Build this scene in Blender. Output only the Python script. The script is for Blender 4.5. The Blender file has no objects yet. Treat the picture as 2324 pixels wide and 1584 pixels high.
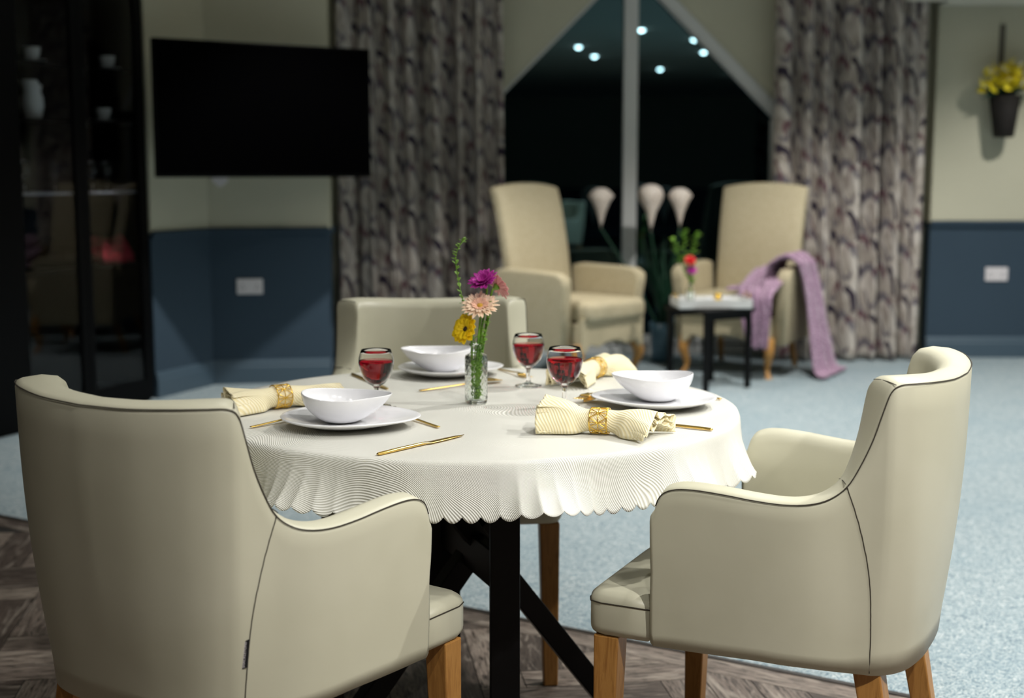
import bpy, bmesh, math, random
from mathutils import Vector, Matrix, noise as mnoise
random.seed(7)
PI = math.pi
C = bpy.context.scene.collection
sc = bpy.context.scene

# ------------------------------------------------------------------ camera
F_PX, PITCH, CAM_H = 3057.0, math.radians(7.454), 1.232
cam_d = bpy.data.cameras.new('camera'); cam = bpy.data.objects.new('camera', cam_d); C.objects.link(cam)
cam.location = (0, 0, CAM_H); cam.rotation_euler = (PI/2 - PITCH, 0, 0)
cam_d.sensor_width = 36; cam_d.lens = 36*F_PX/2324; cam_d.clip_start = .05; cam_d.clip_end = 100
cam_d.dof.use_dof = True; cam_d.dof.focus_distance = 2.42; cam_d.dof.aperture_fstop = 2.9
sc.camera = cam

def ray(px, py):
    u, v = (px-1162)/F_PX, (792-py)/F_PX
    return Vector((u, math.cos(PITCH)+v*math.sin(PITCH), -math.sin(PITCH)+v*math.cos(PITCH)))
def atz(px, py, z=0.0):
    d = ray(px, py); t = (z-CAM_H)/d.z
    return Vector((d.x*t, d.y*t, z))
def aty(px, py, Y):
    d = ray(px, py); t = Y/d.y
    return Vector((d.x*t, Y, CAM_H+d.z*t))

# ------------------------------------------------------------------ materials
def srgb(r, g, b):
    f = lambda c: (c/12.92 if c <= .04045 else ((c+.055)/1.055)**2.4)
    return (f(r/255), f(g/255), f(b/255), 1)

class NT:
    """small helper to write shader maths as expressions"""
    def __init__(s, m): s.nt = m.node_tree; s.n = s.nt.nodes; s.l = s.nt.links
    def put(s, sock, v):
        if isinstance(v, bpy.types.NodeSocket): s.l.new(v, sock)
        elif v is not None: sock.default_value = v
    def m(s, op, a, b=None, c=None, clamp=False):
        n = s.n.new('ShaderNodeMath'); n.operation = op; n.use_clamp = clamp
        for i, v in enumerate((a, b, c)):
            if v is not None: s.put(n.inputs[i], v)
        return n.outputs[0]
    def noise(s, vec=None, scale=5., detail=2., rough=.5, dist=0.):
        n = s.n.new('ShaderNodeTexNoise'); n.inputs['Scale'].default_value = scale
        n.inputs['Detail'].default_value = detail; n.inputs['Roughness'].default_value = rough; n.inputs['Distortion'].default_value = dist
        if vec is not None: s.l.new(vec, n.inputs['Vector'])
        return n.outputs[0]
    def coord(s, kind='Object'): return s.n.new('ShaderNodeTexCoord').outputs[kind]
    def mapping(s, vec, scale=(1, 1, 1), rot=(0, 0, 0), loc=(0, 0, 0)):
        n = s.n.new('ShaderNodeMapping'); s.l.new(vec, n.inputs[0])
        n.inputs['Scale'].default_value = scale; n.inputs['Rotation'].default_value = rot; n.inputs['Location'].default_value = loc
        return n.outputs[0]
    def sep(s, vec):
        n = s.n.new('ShaderNodeSeparateXYZ'); s.l.new(vec, n.inputs[0]); return n.outputs
    def mix(s, f, a, b):
        n = s.n.new('ShaderNodeMix'); n.data_type = 'RGBA'
        s.put(n.inputs[0], f); s.put(n.inputs[6], a); s.put(n.inputs[7], b); return n.outputs[2]
    def ramp(s, f, stops):
        n = s.n.new('ShaderNodeValToRGB'); s.l.new(f, n.inputs[0]); e = n.color_ramp.elements
        while len(e) < len(stops): e.new(.5)
        for i, (p, c) in enumerate(stops): e[i].position = p; e[i].color = c
        return n.outputs[0]
    def step(s, v, lo, hi):
        n = s.n.new('ShaderNodeMapRange'); n.interpolation_type = 'SMOOTHSTEP'
        s.put(n.inputs[0], v); n.inputs[1].default_value = lo; n.inputs[2].default_value = hi
        return n.outputs[0]
    def bump(s, h, strength=.2, dist=.001):
        n = s.n.new('ShaderNodeBump'); n.inputs['Strength'].default_value = strength; n.inputs['Distance'].default_value = dist
        s.l.new(h, n.inputs['Height']); return n.outputs[0]

def mat(name, col, rough=.5, metal=0., spec=.5, **kw):
    m = bpy.data.materials.new(name); m.use_nodes = True
    b = m.node_tree.nodes['Principled BSDF']
    b.inputs['Base Color'].default_value = col; b.inputs['Roughness'].default_value = rough
    b.inputs['Metallic'].default_value = metal; b.inputs['Specular IOR Level'].default_value = spec
    for k, v in kw.items():
        b.inputs[k.replace('_', ' ')].default_value = v
    return m
def bsdf(m): return m.node_tree.nodes['Principled BSDF']

def speckle(m, c1, c2, scale, bump=.1, dist=.001, detail=3, lo=.35, hi=.65):
    t = NT(m); n = t.noise(t.coord('Object'), scale, detail)
    f = t.step(n, lo, hi); t.l.new(t.mix(f, c1, c2), bsdf(m).inputs['Base Color'])
    if bump: t.l.new(t.bump(n, bump, dist), bsdf(m).inputs['Normal'])
    return m

M = {}
M['vinyl'] = speckle(mat('sage_cream_vinyl', srgb(178, 172, 142), .42, spec=.45), srgb(190, 187, 165), srgb(197, 194, 173), 3.5, 0)
t = NT(M['vinyl']); t.l.new(t.bump(t.noise(t.coord('Object'), 16, 4), .12, .004), bsdf(M['vinyl']).inputs['Normal'])
M['stitch'] = mat('dark_stitching', srgb(52, 46, 36), .8)
M['piping'] = mat('pale_piping', srgb(196, 192, 168), .5)
M['cream_fabric'] = speckle(mat('cream_armchair_fabric', srgb(190, 178, 148), .75), srgb(180, 167, 136), srgb(190, 178, 149), 60, .1)
def wood_mat(name, c1, c2, scale=(14, 14, 1.6), rough=.42):
    m = mat(name, c1, rough); t = NT(m)
    v = t.mapping(t.coord('Object'), scale)
    n = t.noise(v, 4.5, 5, .6, 1.2)
    t.l.new(t.ramp(n, [(.3, c1), (.55, c2), (.72, c1)]), bsdf(m).inputs['Base Color'])
    return m
M['oak'] = wood_mat('oak_leg', srgb(146, 98, 44), srgb(178, 128, 66))
M['honey'] = wood_mat('honey_leg', srgb(166, 116, 56), srgb(190, 140, 74))
M['black_metal'] = mat('black_powder_coat', srgb(9, 9, 10), .42, spec=.22)
M['black_wood'] = mat('black_ash', srgb(5, 5, 6), .4, spec=.08)
M['gold'] = mat('brushed_gold', (.83, .56, .16, 1), .22, 1.)
t = NT(M['gold']); t.l.new(t.bump(t.noise(t.mapping(t.coord('Object'), (60, 600, 60)), 3, 2), .05, .0005), bsdf(M['gold']).inputs['Normal'])
M['gold_ring'] = mat('polished_gold', (.92, .62, .12, 1), .2, 1.)
M['china'] = mat('white_china', srgb(243, 243, 246), .16, spec=.5)
M['glass'] = mat('clear_glass', (1, 1, 1, 1), 0., Transmission_Weight=1., IOR=1.28)
M['vase_glass'] = mat('cut_glass', (.97, 1, .98, 1), .005, Transmission_Weight=1., IOR=1.28)
M['water'] = mat('water', (.93, 1, .93, 1), 0., Transmission_Weight=1., IOR=1.2)
M['wine'] = mat('rose_wine', (.44, .010, .024, 1), 0., Transmission_Weight=1., IOR=1.2)
M['pane'] = mat('night_window_glass', (.0008, .0016, .0022, 1), 0., IOR=2.3, Specular_Tint=(.45, .8, .95, 1))
M['door_glass'] = mat('smoked_door_glass', (.74, .77, .78, 1), 0.02, Transmission_Weight=1., IOR=1.24)
M['napkin'] = mat('ivory_napkin', srgb(246, 232, 184), .6, Sheen_Weight=.3)
M['screen'] = mat('tv_screen', (.0004, .0004, .0005, 1), .4, spec=.01)
M['tv_plastic'] = mat('black_plastic', (.0012, .0012, .0014, 1), .5, spec=.05)
M['white_plastic'] = mat('white_plastic', srgb(228, 222, 224), .4)
M['white_paint'] = mat('white_paint', srgb(214, 214, 212), .45)
M['ceil'] = mat('ceiling_paint', srgb(225, 222, 208), .9)
M['skirt'] = mat('slate_gloss_paint', srgb(74, 92, 106), .4)
M['lilac'] = speckle(mat('lilac_knit', srgb(176, 142, 168), .9, Sheen_Weight=.5), srgb(138, 104, 130), srgb(184, 150, 176), 60, .9, .012)
M['pampas'] = speckle(mat('pampas_plume', srgb(226, 212, 200), .9), srgb(212, 196, 182), srgb(240, 230, 222), 80, .4, .004)
M['green'] = speckle(mat('stem_green', srgb(86, 130, 36), .5), srgb(66, 112, 26), srgb(110, 152, 44), 60, .1)
M['green2'] = mat('leaf_green', srgb(124, 168, 58), .55)
M['dark_green'] = mat('dark_leaf', srgb(26, 66, 46), .5)
M['magenta'] = mat('magenta_petal', srgb(186, 44, 158), .55, Subsurface_Weight=.0)
M['dusty'] = mat('dusty_pink_petal', srgb(222, 150, 150), .55)
M['peach'] = mat('peach_petal', srgb(255, 224, 194), .55)
M['peach_in'] = mat('peach_inner_petal', srgb(250, 198, 170), .55)
M['yellow'] = mat('yellow_petal', srgb(250, 204, 16), .5)
t = NT(M['yellow']); _v = t.n.new('ShaderNodeTexVoronoi'); _v.inputs['Scale'].default_value = 190; t.l.new(t.coord('Object'), _v.inputs['Vector'])
t.l.new(t.mix(t.step(_v.outputs['Distance'], .10, .15), srgb(70, 44, 8), srgb(255, 216, 20)), bsdf(M['yellow']).inputs['Base Color'])
M['brown_eye'] = mat('dark_flower_eye', srgb(46, 30, 16), .8)
M['gold_eye'] = speckle(mat('golden_flower_eye', srgb(206, 156, 40), .8), srgb(190, 140, 30), srgb(220, 178, 70), 500, .3)
M['red'] = mat('red_petal', srgb(216, 16, 22), .5)
M['tag'] = mat('black_woven_tag', srgb(14, 14, 16), .8)
M['tag_text'] = mat('white_thread', srgb(222, 216, 220), .8)
M['planter'] = mat('slate_blue_glaze', srgb(82, 112, 128), .3)
M['basket'] = speckle(mat('dark_wicker', srgb(34, 26, 20), .8), srgb(10, 7, 6), srgb(26, 19, 14), 90, .6, .004)
M['strap'] = mat('grey_strap', srgb(96, 92, 82), .8)
M['red_reflection'] = speckle(mat('crimson_reflection', srgb(150, 16, 40), .85), srgb(120, 10, 30), srgb(170, 24, 52), 40, .4, .006)  # colour of the red reflection in the cabinet glass, used on a solid heap
M['chrome'] = mat('chrome', (.7, .7, .72, 1), .2, 1.)
M['lens'] = mat('lamp_lens', (1, 1, 1, 1), .5, Emission_Color=(1, .97, .9, 1), Emission_Strength=30.)

def wall_mat(name, col):
    return speckle(mat(name, col, .85, spec=.25), col, tuple(c*.97 for c in col[:3])+(1,), 2.5, 0)
M['cream'] = wall_mat('cream_wall_paint', srgb(202, 198, 176))
M['slate'] = wall_mat('slate_wall_paint', srgb(58, 74, 88))

# carpet: pale blue-grey loop pile
m = M['carpet'] = mat('blue_grey_carpet', srgb(150, 172, 184), .95, spec=.1); t = NT(m)
co = t.coord('Object')
n1 = t.noise(t.mapping(co, (1, 1.6, 1), (0, 0, .5)), 75, 2, .6, 2.2); n2 = t.noise(co, 2.2, 3); n3 = t.noise(co, 220, 1)
fm = t.m('ADD', t.m('MULTIPLY', n1, .8), t.m('MULTIPLY', n3, .2))
col = t.ramp(fm, [(.38, srgb(84, 107, 119)), (.47, srgb(137, 156, 165)), (.55, srgb(180, 191, 194)), (.63, srgb(214, 218, 216))])
col = t.mix(t.m('MULTIPLY', t.step(n2, .4, .7), .22), col, srgb(126, 150, 162))
t.l.new(col, bsdf(m).inputs['Base Color']); t.l.new(t.bump(fm, .7, .006), bsdf(m).inputs['Normal'])

# dark grey-brown herringbone boards: colour per plank + grain along the plank (UV)
m = M['planks'] = mat('grey_oak_planks', srgb(96, 86, 78), .5, spec=.35); t = NT(m)
uv = t.coord('UV'); a = t.n.new('ShaderNodeAttribute'); a.attribute_name = 'plank'
g = t.noise(t.mapping(uv, (7, 60, 1)), 2.2, 6, .65, .8); g2 = t.noise(t.mapping(uv, (2.5, 14, 1)), 2., 4, .6, 1.5)
base = t.ramp(a.outputs['Fac'], [(0, srgb(76, 66, 60)), (.4, srgb(106, 94, 86)), (.75, srgb(134, 121, 111)), (1, srgb(158, 145, 133))])
col = t.mix(t.step(g, .42, .66), base, srgb(48, 40, 36))
col = t.mix(t.m('MULTIPLY', t.step(g2, .5, .72), .6), col, srgb(176, 165, 153))
t.l.new(col, bsdf(m).inputs['Base Color']); t.l.new(t.bump(g, .15, .001), bsdf(m).inputs['Normal'])

# tablecloth / napkin jacquard: wavy engraved lines
def jacquard(m, c1, c2, freq, amp, nscale, bump, r1, r2):
    t = NT(m); uv = t.coord('UV'); x, y, _ = t.sep(uv)
    n = t.noise(uv, nscale, .6, .4); nb = t.noise(t.mapping(uv, (1, 1, 1), (0, 0, 0), (7, 3, 0)), nscale*.55, .5)
    ph = t.m('ADD', t.m('ADD', t.m('MULTIPLY', x, freq*.55), t.m('MULTIPLY', y, freq*.6)), t.m('ADD', t.m('MULTIPLY', n, amp), t.m('MULTIPLY', nb, amp*1.2)))
    s = t.m('SINE', t.m('MULTIPLY', ph, 2*PI))
    f = t.step(s, -.55, .55)
    t.l.new(t.mix(f, c1, c2), bsdf(m).inputs['Base Color'])
    t.l.new(t.m('ADD', t.m('MULTIPLY', f, r2-r1), r1), bsdf(m).inputs['Roughness'])
    t.l.new(t.bump(s, bump, .0012), bsdf(m).inputs['Normal'])
M['cloth'] = mat('white_jacquard_cloth', srgb(232, 228, 214), .5, Sheen_Weight=.15)
jacquard(M['cloth'], srgb(206, 205, 194), srgb(240, 239, 232), 350, 72, 4.2, .45, .6, .4)
jacquard(M['napkin'], srgb(242, 228, 180), srgb(251, 242, 210), 260, 9, 12, .35, .7, .5)

# curtain fabric: taupe ground with grey, plum and navy crescents, repeated
m = M['curtain'] = mat('patterned_curtain', srgb(140, 130, 124), .9, spec=.15); t = NT(m)
uv = t.coord('UV'); wob = t.noise(uv, 9, 1.5)
u, v, _ = t.sep(uv)
u = t.m('ADD', u, t.m('MULTIPLY', t.m('SUBTRACT', wob, .5), .045))
v = t.m('ADD', v, t.m('MULTIPLY', t.m('SUBTRACT', t.noise(t.mapping(uv, (1, 1, 1), (0, 0, 0), (5, 2, 0)), 7, 1.5), .5), .05))
v = t.m('ADD', v, t.m('MULTIPLY', u, .62))
TU, TV = .30, .49
gn = t.noise(t.mapping(uv, (16, 5, 1)), 1.6, 3, .6, 1.5)
col = t.ramp(gn, [(.34, srgb(148, 137, 130)), (.5, srgb(178, 168, 158)), (.64, srgb(204, 196, 188))])
def arc(col, cx, cy, a_, b_, wdt, c, top=True, tilt=0., k=1.):
    du = t.m('SUBTRACT', t.m('FRACT', t.m('SUBTRACT', t.m('DIVIDE', u, TU), cx/TU-.5)), .5)
    dv = t.m('SUBTRACT', t.m('FRACT', t.m('SUBTRACT', t.m('DIVIDE', v, TV), cy/TV-.5)), .5)
    du = t.m('MULTIPLY', du, TU/a_); dv = t.m('MULTIPLY', dv, TV/b_)
    d = t.m('SQRT', t.m('ADD', t.m('MULTIPLY', du, du), t.m('MULTIPLY', dv, dv)))
    side = t.m('ADD', t.m('MULTIPLY', dv, math.cos(tilt)), t.m('MULTIPLY', du, math.sin(tilt)))
    wv = t.m('MULTIPLY', t.step(side, -.15, .9), wdt)
    band = t.step(t.m('SUBTRACT', wv, t.m('ABSOLUTE', t.m('SUBTRACT', d, 1.))), -.04, .12)
    return t.mix(t.m('MULTIPLY', band, k), col, c)
LG, NV, PL, GY = srgb(206, 198, 190), srgb(46, 38, 58), srgb(100, 56, 70), srgb(98, 94, 106)
for q in ((.07, .10, .060, .115, .5, LG, 0, .85), (.21, .34, .062, .12, .5, LG, .5, .85), (.27, .13, .045, .10, .5, LG, -.5, .8), (.14, .27, .035, .09, .6, LG, .2, .8),
          (.07, .10, .085, .155, .20, GY, .3, .85), (.21, .34, .088, .16, .20, GY, -.3, .85), (.07, .10, .040, .075, .22, GY, 2.6, .8), (.21, .34, .04, .08, .22, GY, 2.9, .8), (.14, .22, .05, .10, .18, GY, 1.4, .7),
          (.075, .375, .048, .075, .42, NV, .1, .95), (.23, .11, .042, .08, .42, NV, .8, .95),
          (.145, .06, .060, .10, .27, PL, -.3, .8), (.02, .25, .045, .085, .24, PL, .7, .7), (.26, .44, .045, .07, .2, PL, -.9, .7)):
    col = arc(col, q[0], q[1], q[2], q[3], q[4], q[5], tilt=q[6], k=q[7])
t.l.new(col, bsdf(m).inputs['Base Color'])

# ------------------------------------------------------------------ mesh helpers
def link(name, me, material, parent=None, smooth=True):
    o = bpy.data.objects.new(name, me); C.objects.link(o)
    for x in (material if isinstance(material, (list, tuple)) else [material]): me.materials.append(x)
    if smooth: me.shade_smooth()
    if parent: o.parent = parent
    return o
def obj(name, vf, material, parent=None, smooth=True):
    me = bpy.data.meshes.new(name); me.from_pydata([tuple(v) for v in vf[0]], [], vf[1]); me.validate()
    bm = bmesh.new(); bm.from_mesh(me); bmesh.ops.recalc_face_normals(bm, faces=bm.faces); bm.to_mesh(me); bm.free()
    return link(name, me, material, parent, smooth)
def obj_bm(name, bm, material, parent=None, smooth=False):
    me = bpy.data.meshes.new(name); bmesh.ops.recalc_face_normals(bm, faces=bm.faces); bm.to_mesh(me); bm.free()
    return link(name, me, material, parent, smooth)
def join(*parts):
    V, Fc = [], []
    for v, f in parts:
        k = len(V); V += [Vector(p) for p in v]; Fc += [tuple(i+k for i in q) for q in f]
    return V, Fc
def move(vf, M4): return [M4 @ Vector(v) for v in vf[0]], vf[1]
def TR(x=0, y=0, z=0): return Matrix.Translation((x, y, z))
def RZ(a): return Matrix.Rotation(a, 4, 'Z')
def RX(a): return Matrix.Rotation(a, 4, 'X')
def RY(a): return Matrix.Rotation(a, 4, 'Y')

def box(x0, x1, y0, y1, z0, z1, bev=0., seg=2):
    bm = bmesh.new(); bmesh.ops.create_cube(bm, size=1)
    for v in bm.verts:
        v.co = Vector((x0+(v.co.x+.5)*(x1-x0), y0+(v.co.y+.5)*(y1-y0), z0+(v.co.z+.5)*(z1-z0)))
    if bev: bmesh.ops.bevel(bm, geom=bm.edges[:], offset=bev, segments=seg, affect='EDGES', profile=.5)
    bm.verts.index_update()
    r = [v.co.copy() for v in bm.verts], [tuple(v.index for v in f.verts) for f in bm.faces]
    bm.free(); return r
def prism(outline, z0, z1, bev=0., seg=3, axis='z'):
    bm = bmesh.new(); vs = [bm.verts.new((p[0], p[1], z0)) for p in outline]; f = bm.faces.new(vs)
    e = bmesh.ops.extrude_face_region(bm, geom=[f])
    for v in e['geom']:
        if isinstance(v, bmesh.types.BMVert): v.co.z = z1
    if bev:
        ed = [x for x in bm.edges if abs(x.verts[0].co.z-x.verts[1].co.z) < 1e-6]
        bmesh.ops.bevel(bm, geom=ed, offset=bev, segments=seg, affect='EDGES', profile=.5)
    bm.verts.index_update()
    V = [v.co.copy() for v in bm.verts]; Fc = [tuple(v.index for v in f.verts) for f in bm.faces]; bm.free()
    if axis == 'y': V = [Vector((v.x, -v.z, v.y)) for v in V]     # outline in x,z; extruded along y (z0..z1 -> -y)
    if axis == 'x': V = [Vector((v.z, v.x, v.y)) for v in V]      # outline in y,z; extruded along x
    return V, Fc
def lathe(prof, n=32, a0=0.):
    V, Fc = [], []; k = len(prof)
    for i in range(n):
        a = a0+2*PI*i/n
        for r, z in prof: V.append(Vector((r*math.cos(a), r*math.sin(a), z)))
    for i in range(n):
        j = (i+1) % n
        for q in range(k-1): Fc.append((i*k+q, j*k+q, j*k+q+1, i*k+q+1))
    return V, Fc
def weld(o, d=1e-5):
    bm = bmesh.new(); bm.from_mesh(o.data); bmesh.ops.remove_doubles(bm, verts=bm.verts, dist=d)
    bmesh.ops.recalc_face_normals(bm, faces=bm.faces); bm.to_mesh(o.data); bm.free(); o.data.shade_smooth(); return o
def tube(pts, r, n=8, closed=False, caps=True):
    pts = [Vector(p) for p in pts]; N = len(pts); rs = r if isinstance(r, (list, tuple)) else [r]*N
    V, Fc = [], []; up = Vector((0, 0, 1)); prev = None
    for i, p in enumerate(pts):
        d = (pts[(i+1) % N]-pts[i-1]) if closed else (pts[min(i+1, N-1)]-pts[max(i-1, 0)])
        if d.length < 1e-9: d = Vector((0, 0, 1))
        d.normalize()
        if prev is None: a = d.cross(up if abs(d.z) < .95 else Vector((1, 0, 0)))
        else: a = prev-d*prev.dot(d)
        a.normalize(); b = d.cross(a); prev = a
        for k in range(n):
            w = 2*PI*k/n; V.append(p+(a*math.cos(w)+b*math.sin(w))*rs[i])
    for i in range(N if closed else N-1):
        j = (i+1) % N
        for k in range(n): Fc.append((i*n+k, i*n+(k+1) % n, j*n+(k+1) % n, j*n+k))
    if caps and not closed: Fc.append(tuple(range(n-1, -1, -1))); Fc.append(tuple((N-1)*n+k for k in range(n)))
    return V, Fc
def grid(nu, nv, fn, wrap_u=False):
    V = [Vector(fn(i, j)) for i in range(nu) for j in range(nv)]; Fc = []
    for i in range(nu if wrap_u else nu-1):
        i2 = (i+1) % nu
        for j in range(nv-1): Fc.append((i*nv+j, i2*nv+j, i2*nv+j+1, i*nv+j+1))
    return V, Fc
def solid(o, th, off=-1.):
    md = o.modifiers.new('thick', 'SOLIDIFY'); md.thickness = th; md.offset = off; return o
def subd(o, n=1):
    md = o.modifiers.new('sub', 'SUBSURF'); md.levels = n; md.render_levels = n; return o
def interp(tab, x):
    if x <= tab[0][0]: return tab[0][1]
    for (a, p), (b, q) in zip(tab, tab[1:]):
        if x <= b:
            s = (x-a)/(b-a); s = s*s*(3-2*s); return p+(q-p)*s
    return tab[-1][1]
def catmull(P, n=8):
    P = [Vector(p) for p in P]; out = []
    for i in range(len(P)-1):
        a, b, c, d = P[max(i-1, 0)], P[i], P[i+1], P[min(i+2, len(P)-1)]
        for k in range(n):
            s = k/n; out.append(.5*((2*b)+(c-a)*s+(2*a-5*b+4*c-d)*s*s+(3*b-a-3*c+d)*s**3))
    out.append(P[-1]); return out

def tag(o, label, cat, group=None, kind=None):
    o['label'] = label; o['category'] = cat
    if group: o['group'] = group
    if kind: o['kind'] = kind
    return o
def thing(name, label, cat, loc=(0, 0, 0), rz=0., group=None):
    o = bpy.data.objects.new(name, None); C.objects.link(o); o.empty_display_size = .05
    o.location = loc; o.rotation_euler = (0, 0, rz); return tag(o, label, cat, group)
def struct(o): o['kind'] = 'structure'; return o
def dup(root, label, loc, rz, group=None, skip=()):
    kids = {}
    for x in bpy.data.objects: kids.setdefault(x.parent, []).append(x)
    r = root.copy(); C.objects.link(r); r.location = loc; r.rotation_euler = (0, 0, rz); r['label'] = label
    if group: r['group'] = group
    for ch in kids.get(root, []):
        if ch.name.split('.')[0] in skip: continue
        c = ch.copy(); C.objects.link(c); c.parent = r
        for g in kids.get(ch, []):
            d = g.copy(); C.objects.link(d); d.parent = c
    return r

# ------------------------------------------------------------------ room
CEIL = 2.74
WY = 9.12                                    # window wall
RWY = atz(2200, 811).y                       # wall on the right stands a little in front of it
RAIL = .905
RX0 = aty(2112, 500, RWY).x                  # left end of the right-hand wall
# floor boundary between boards and carpet
B0, B1 = atz(45, 1179), atz(1600, 1488)
bd = (B1-B0).normalized(); bn = Vector((bd.y, -bd.x, 0))
if bn.y > 0: bn = -bn                        # points towards the boards (to the camera)
def bp(s, t): return B0+bd*s+bn*t
pA, pB = bp(-9, 0), bp(12, 0)
o = obj('floor_carpet', ([pA, pB, bp(12, -14), bp(-9, -14)], [(0, 1, 2, 3)]), M['carpet'], smooth=False); struct(o)
def herringbone():
    W, n = .11, 4; L = W*n; bm = bmesh.new(); uvl = bm.loops.layers.uv.new('UVMap'); pl = bm.loops.layers.float_color.new('plank')
    ang = math.radians(8); R = Matrix.Rotation(ang, 3, 'Z'); gap = .0012
    def quad(x, y, w, h, horiz):
        vs = [bm.verts.new(R @ Vector((x+a, y+b, 0)) + Vector((0, 1, 0))) for a, b in ((gap, gap), (w-gap, gap), (w-gap, h-gap), (gap, h-gap))]
        f = bm.faces.new(vs); c = random.random(); ox, oy = random.random()*9, random.random()*9
        for lp, (a, b) in zip(f.loops, ((0, 0), (w, 0), (w, h), (0, h))):
            lp[pl] = (c, c, c, 1); lp[uvl].uv = (a+ox, b+oy) if horiz else (b+ox, a+oy)
    for i in range(-60, 60):
        for k in range(-12, 12):
            ox = i*W + k*L*0 ; oy = i*W + k*2*L
            for (x, y, hz) in ((ox, oy, True), (ox+L, oy-L+W, False)):
                # classic herringbone step
                w, h = (L, W) if hz else (W, L)
                p = R @ Vector((x+w/2, y+h/2, 0)) + Vector((0, 1, 0))
                if -4.5 < p.x < 6.5 and -2 < p.y < 4.5: quad(x, y, w, h, hz)
    q = bp(0, .10)
    bmesh.ops.bisect_plane(bm, geom=bm.verts[:]+bm.edges[:]+bm.faces[:], plane_co=q, plane_no=-bn, clear_outer=True)
    # border boards along the carpet
    s = -5.
    while s < 7:
        ln = 1.2; vs = [bm.verts.new(bp(a, b)) for a, b in ((s, .002), (s+ln-.002, .002), (s+ln-.002, .098), (s, .098))]
        f = bm.faces.new(vs); c = random.random(); ox = random.random()*5
        for lp, (a, b) in zip(f.loops, ((0, 0), (ln, 0), (ln, .1), (0, .1))): lp[pl] = (c, c, c, 1); lp[uvl].uv = (a+ox, b)
        s += ln
    for v in bm.verts: v.co.z = 0
    return bm
o = obj_bm('floor', herringbone(), M['planks']); struct(o)
o = obj('floor_joints', ([Vector(v)+Vector((0, 0, -.002)) for v in (pA, pB, bp(12, 9), bp(-9, 9))], [(0, 1, 2, 3)]), mat('board_joint', srgb(26, 22, 20), .9), smooth=False); struct(o)
o = obj('trim_1', move(box(-9, 12, -.012, .006, -.001, .003), Matrix.Translation(B0) @ RZ(math.atan2(bd.y, bd.x))), mat('edge_strip', srgb(40, 34, 30), .5), smooth=False); struct(o)
o = obj('ceiling', box(-8.2, 9.2, -9.2, 10, CEIL, CEIL+.1), M['ceil'], smooth=False); struct(o)

def wall_seg(name, p, q, inward, thick=.12, top=CEIL, skirt=True, n=''):
    """two-tone wall between plan points p and q; 'inward' is a point on the room side"""
    p, q = Vector((p[0], p[1], 0)), Vector((q[0], q[1], 0)); d = (q-p); L = d.length; d.normalize()
    nn = Vector((-d.y, d.x, 0))
    if (Vector((inward[0], inward[1], 0))-p).dot(nn) < 0: nn = -nn
    A = Matrix(((d.x, nn.x, 0, p.x), (d.y, nn.y, 0, p.y), (0, 0, 1, 0), (0, 0, 0, 1)))
    lo = move(box(0, L, -thick, 0, 0, RAIL), A); up = move(box(0, L, -thick, 0, RAIL, top), A)
    me = join(up, lo); o = obj(name, me, [M['cream'], M['slate']], smooth=False)
    for f in o.data.polygons:
        if f.center.z < RAIL-1e-4: f.material_index = 1
    struct(o)
    suffix = name.split('wall_')[-1]
    r = move(join(box(0, L, -.001, .018, RAIL-.03, RAIL+.012, .005), box(0, L, -.001, .026, RAIL-.004, RAIL+.006, .002)), A)
    struct(obj('trim_rail_'+suffix, r, M['slate'], smooth=False))
    if skirt:
        prof = [(0, 0), (.016, 0), (.016, .10), (.012, .108), (.012, .125), (.006, .14), (0, .142)]
        V = [Vector((x*L, a, b)) for x in (0, 1) for a, b in prof]; k = len(prof)
        Fc = [(i, i+1, k+i+1, k+i) for i in range(k-1)]+[tuple(range(k-1, -1, -1)), tuple(range(k, 2*k))]
        struct(obj('baseboard_'+suffix, move((V, Fc), A), M['skirt'], smooth=False))
    return A
# right-hand wall, its return, and a boxed-in ceiling edge
wall_seg('wall_right_front', (RX0, RWY), (9, RWY), (3, 0))
wall_seg('wall_right_return', (RX0, RWY+.12), (RX0, WY), (0, 8.9), skirt=False)
cz = aty(2200, 13, RWY).z
struct(obj('ceiling_bulkhead', box(aty(2062, 5, RWY-.3).x, 8.95, RWY-.40, RWY-.23, cz, CEIL), M['ceil'], smooth=False))
struct(obj('ceiling_bulkhead_rear', box(RX0+.002, 8.95, RWY-.229, RWY-.001, cz, CEIL), M['ceil'], smooth=False))
# corner with the television
K0 = atz(485, 872); KL = atz(355, 904); KR = atz(752, 866)
dl = (KL-K0).normalized(); dr = (KR-K0).normalized()
KLx = K0+dl*(KL-K0).length*1.0
AL = wall_seg('wall_left_corner', KLx, K0, (0, 5))
AR = wall_seg('wall_television', K0, KR, (0, 5))
wall_seg('wall_television_return', KR+dr*.001+Vector((0, .12, 0)), (KR.x-.30, WY), (0, 8.9), skirt=False)
# window wall with a gabled opening down to the floor
apex = aty(1427, -86, WY); ax, az = apex.x, apex.z
hw = 1.02; sz = az-hw; sill = .06
x0, x1 = KR.x-.42, RX0+.12
V2 = [(x0, 0), (ax-hw, 0), (ax-hw, sz), (ax, az), (ax+hw, sz), (ax+hw, 0), (x1, 0), (x1, CEIL), (ax, CEIL), (x0, CEIL)]
Fq = [(0, 1, 2, 9), (2, 3, 8, 9), (3, 4, 7, 8), (4, 5, 6, 7)]
V = [Vector((a, WY+d, b)) for d in (0, .16) for a, b in V2]
Fc = Fq+[tuple(i+10 for i in reversed(f)) for f in Fq]+[(i, (i+1), (i+1)+10, i+10) for i in range(1, 5)]
o = obj('wall_back', (V, Fc), M['cream'], smooth=False); struct(o)
struct(obj('window_sill', box(ax-hw, ax+hw, WY+.02, WY+.14, 0, sill), M['white_paint'], smooth=False))
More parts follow.
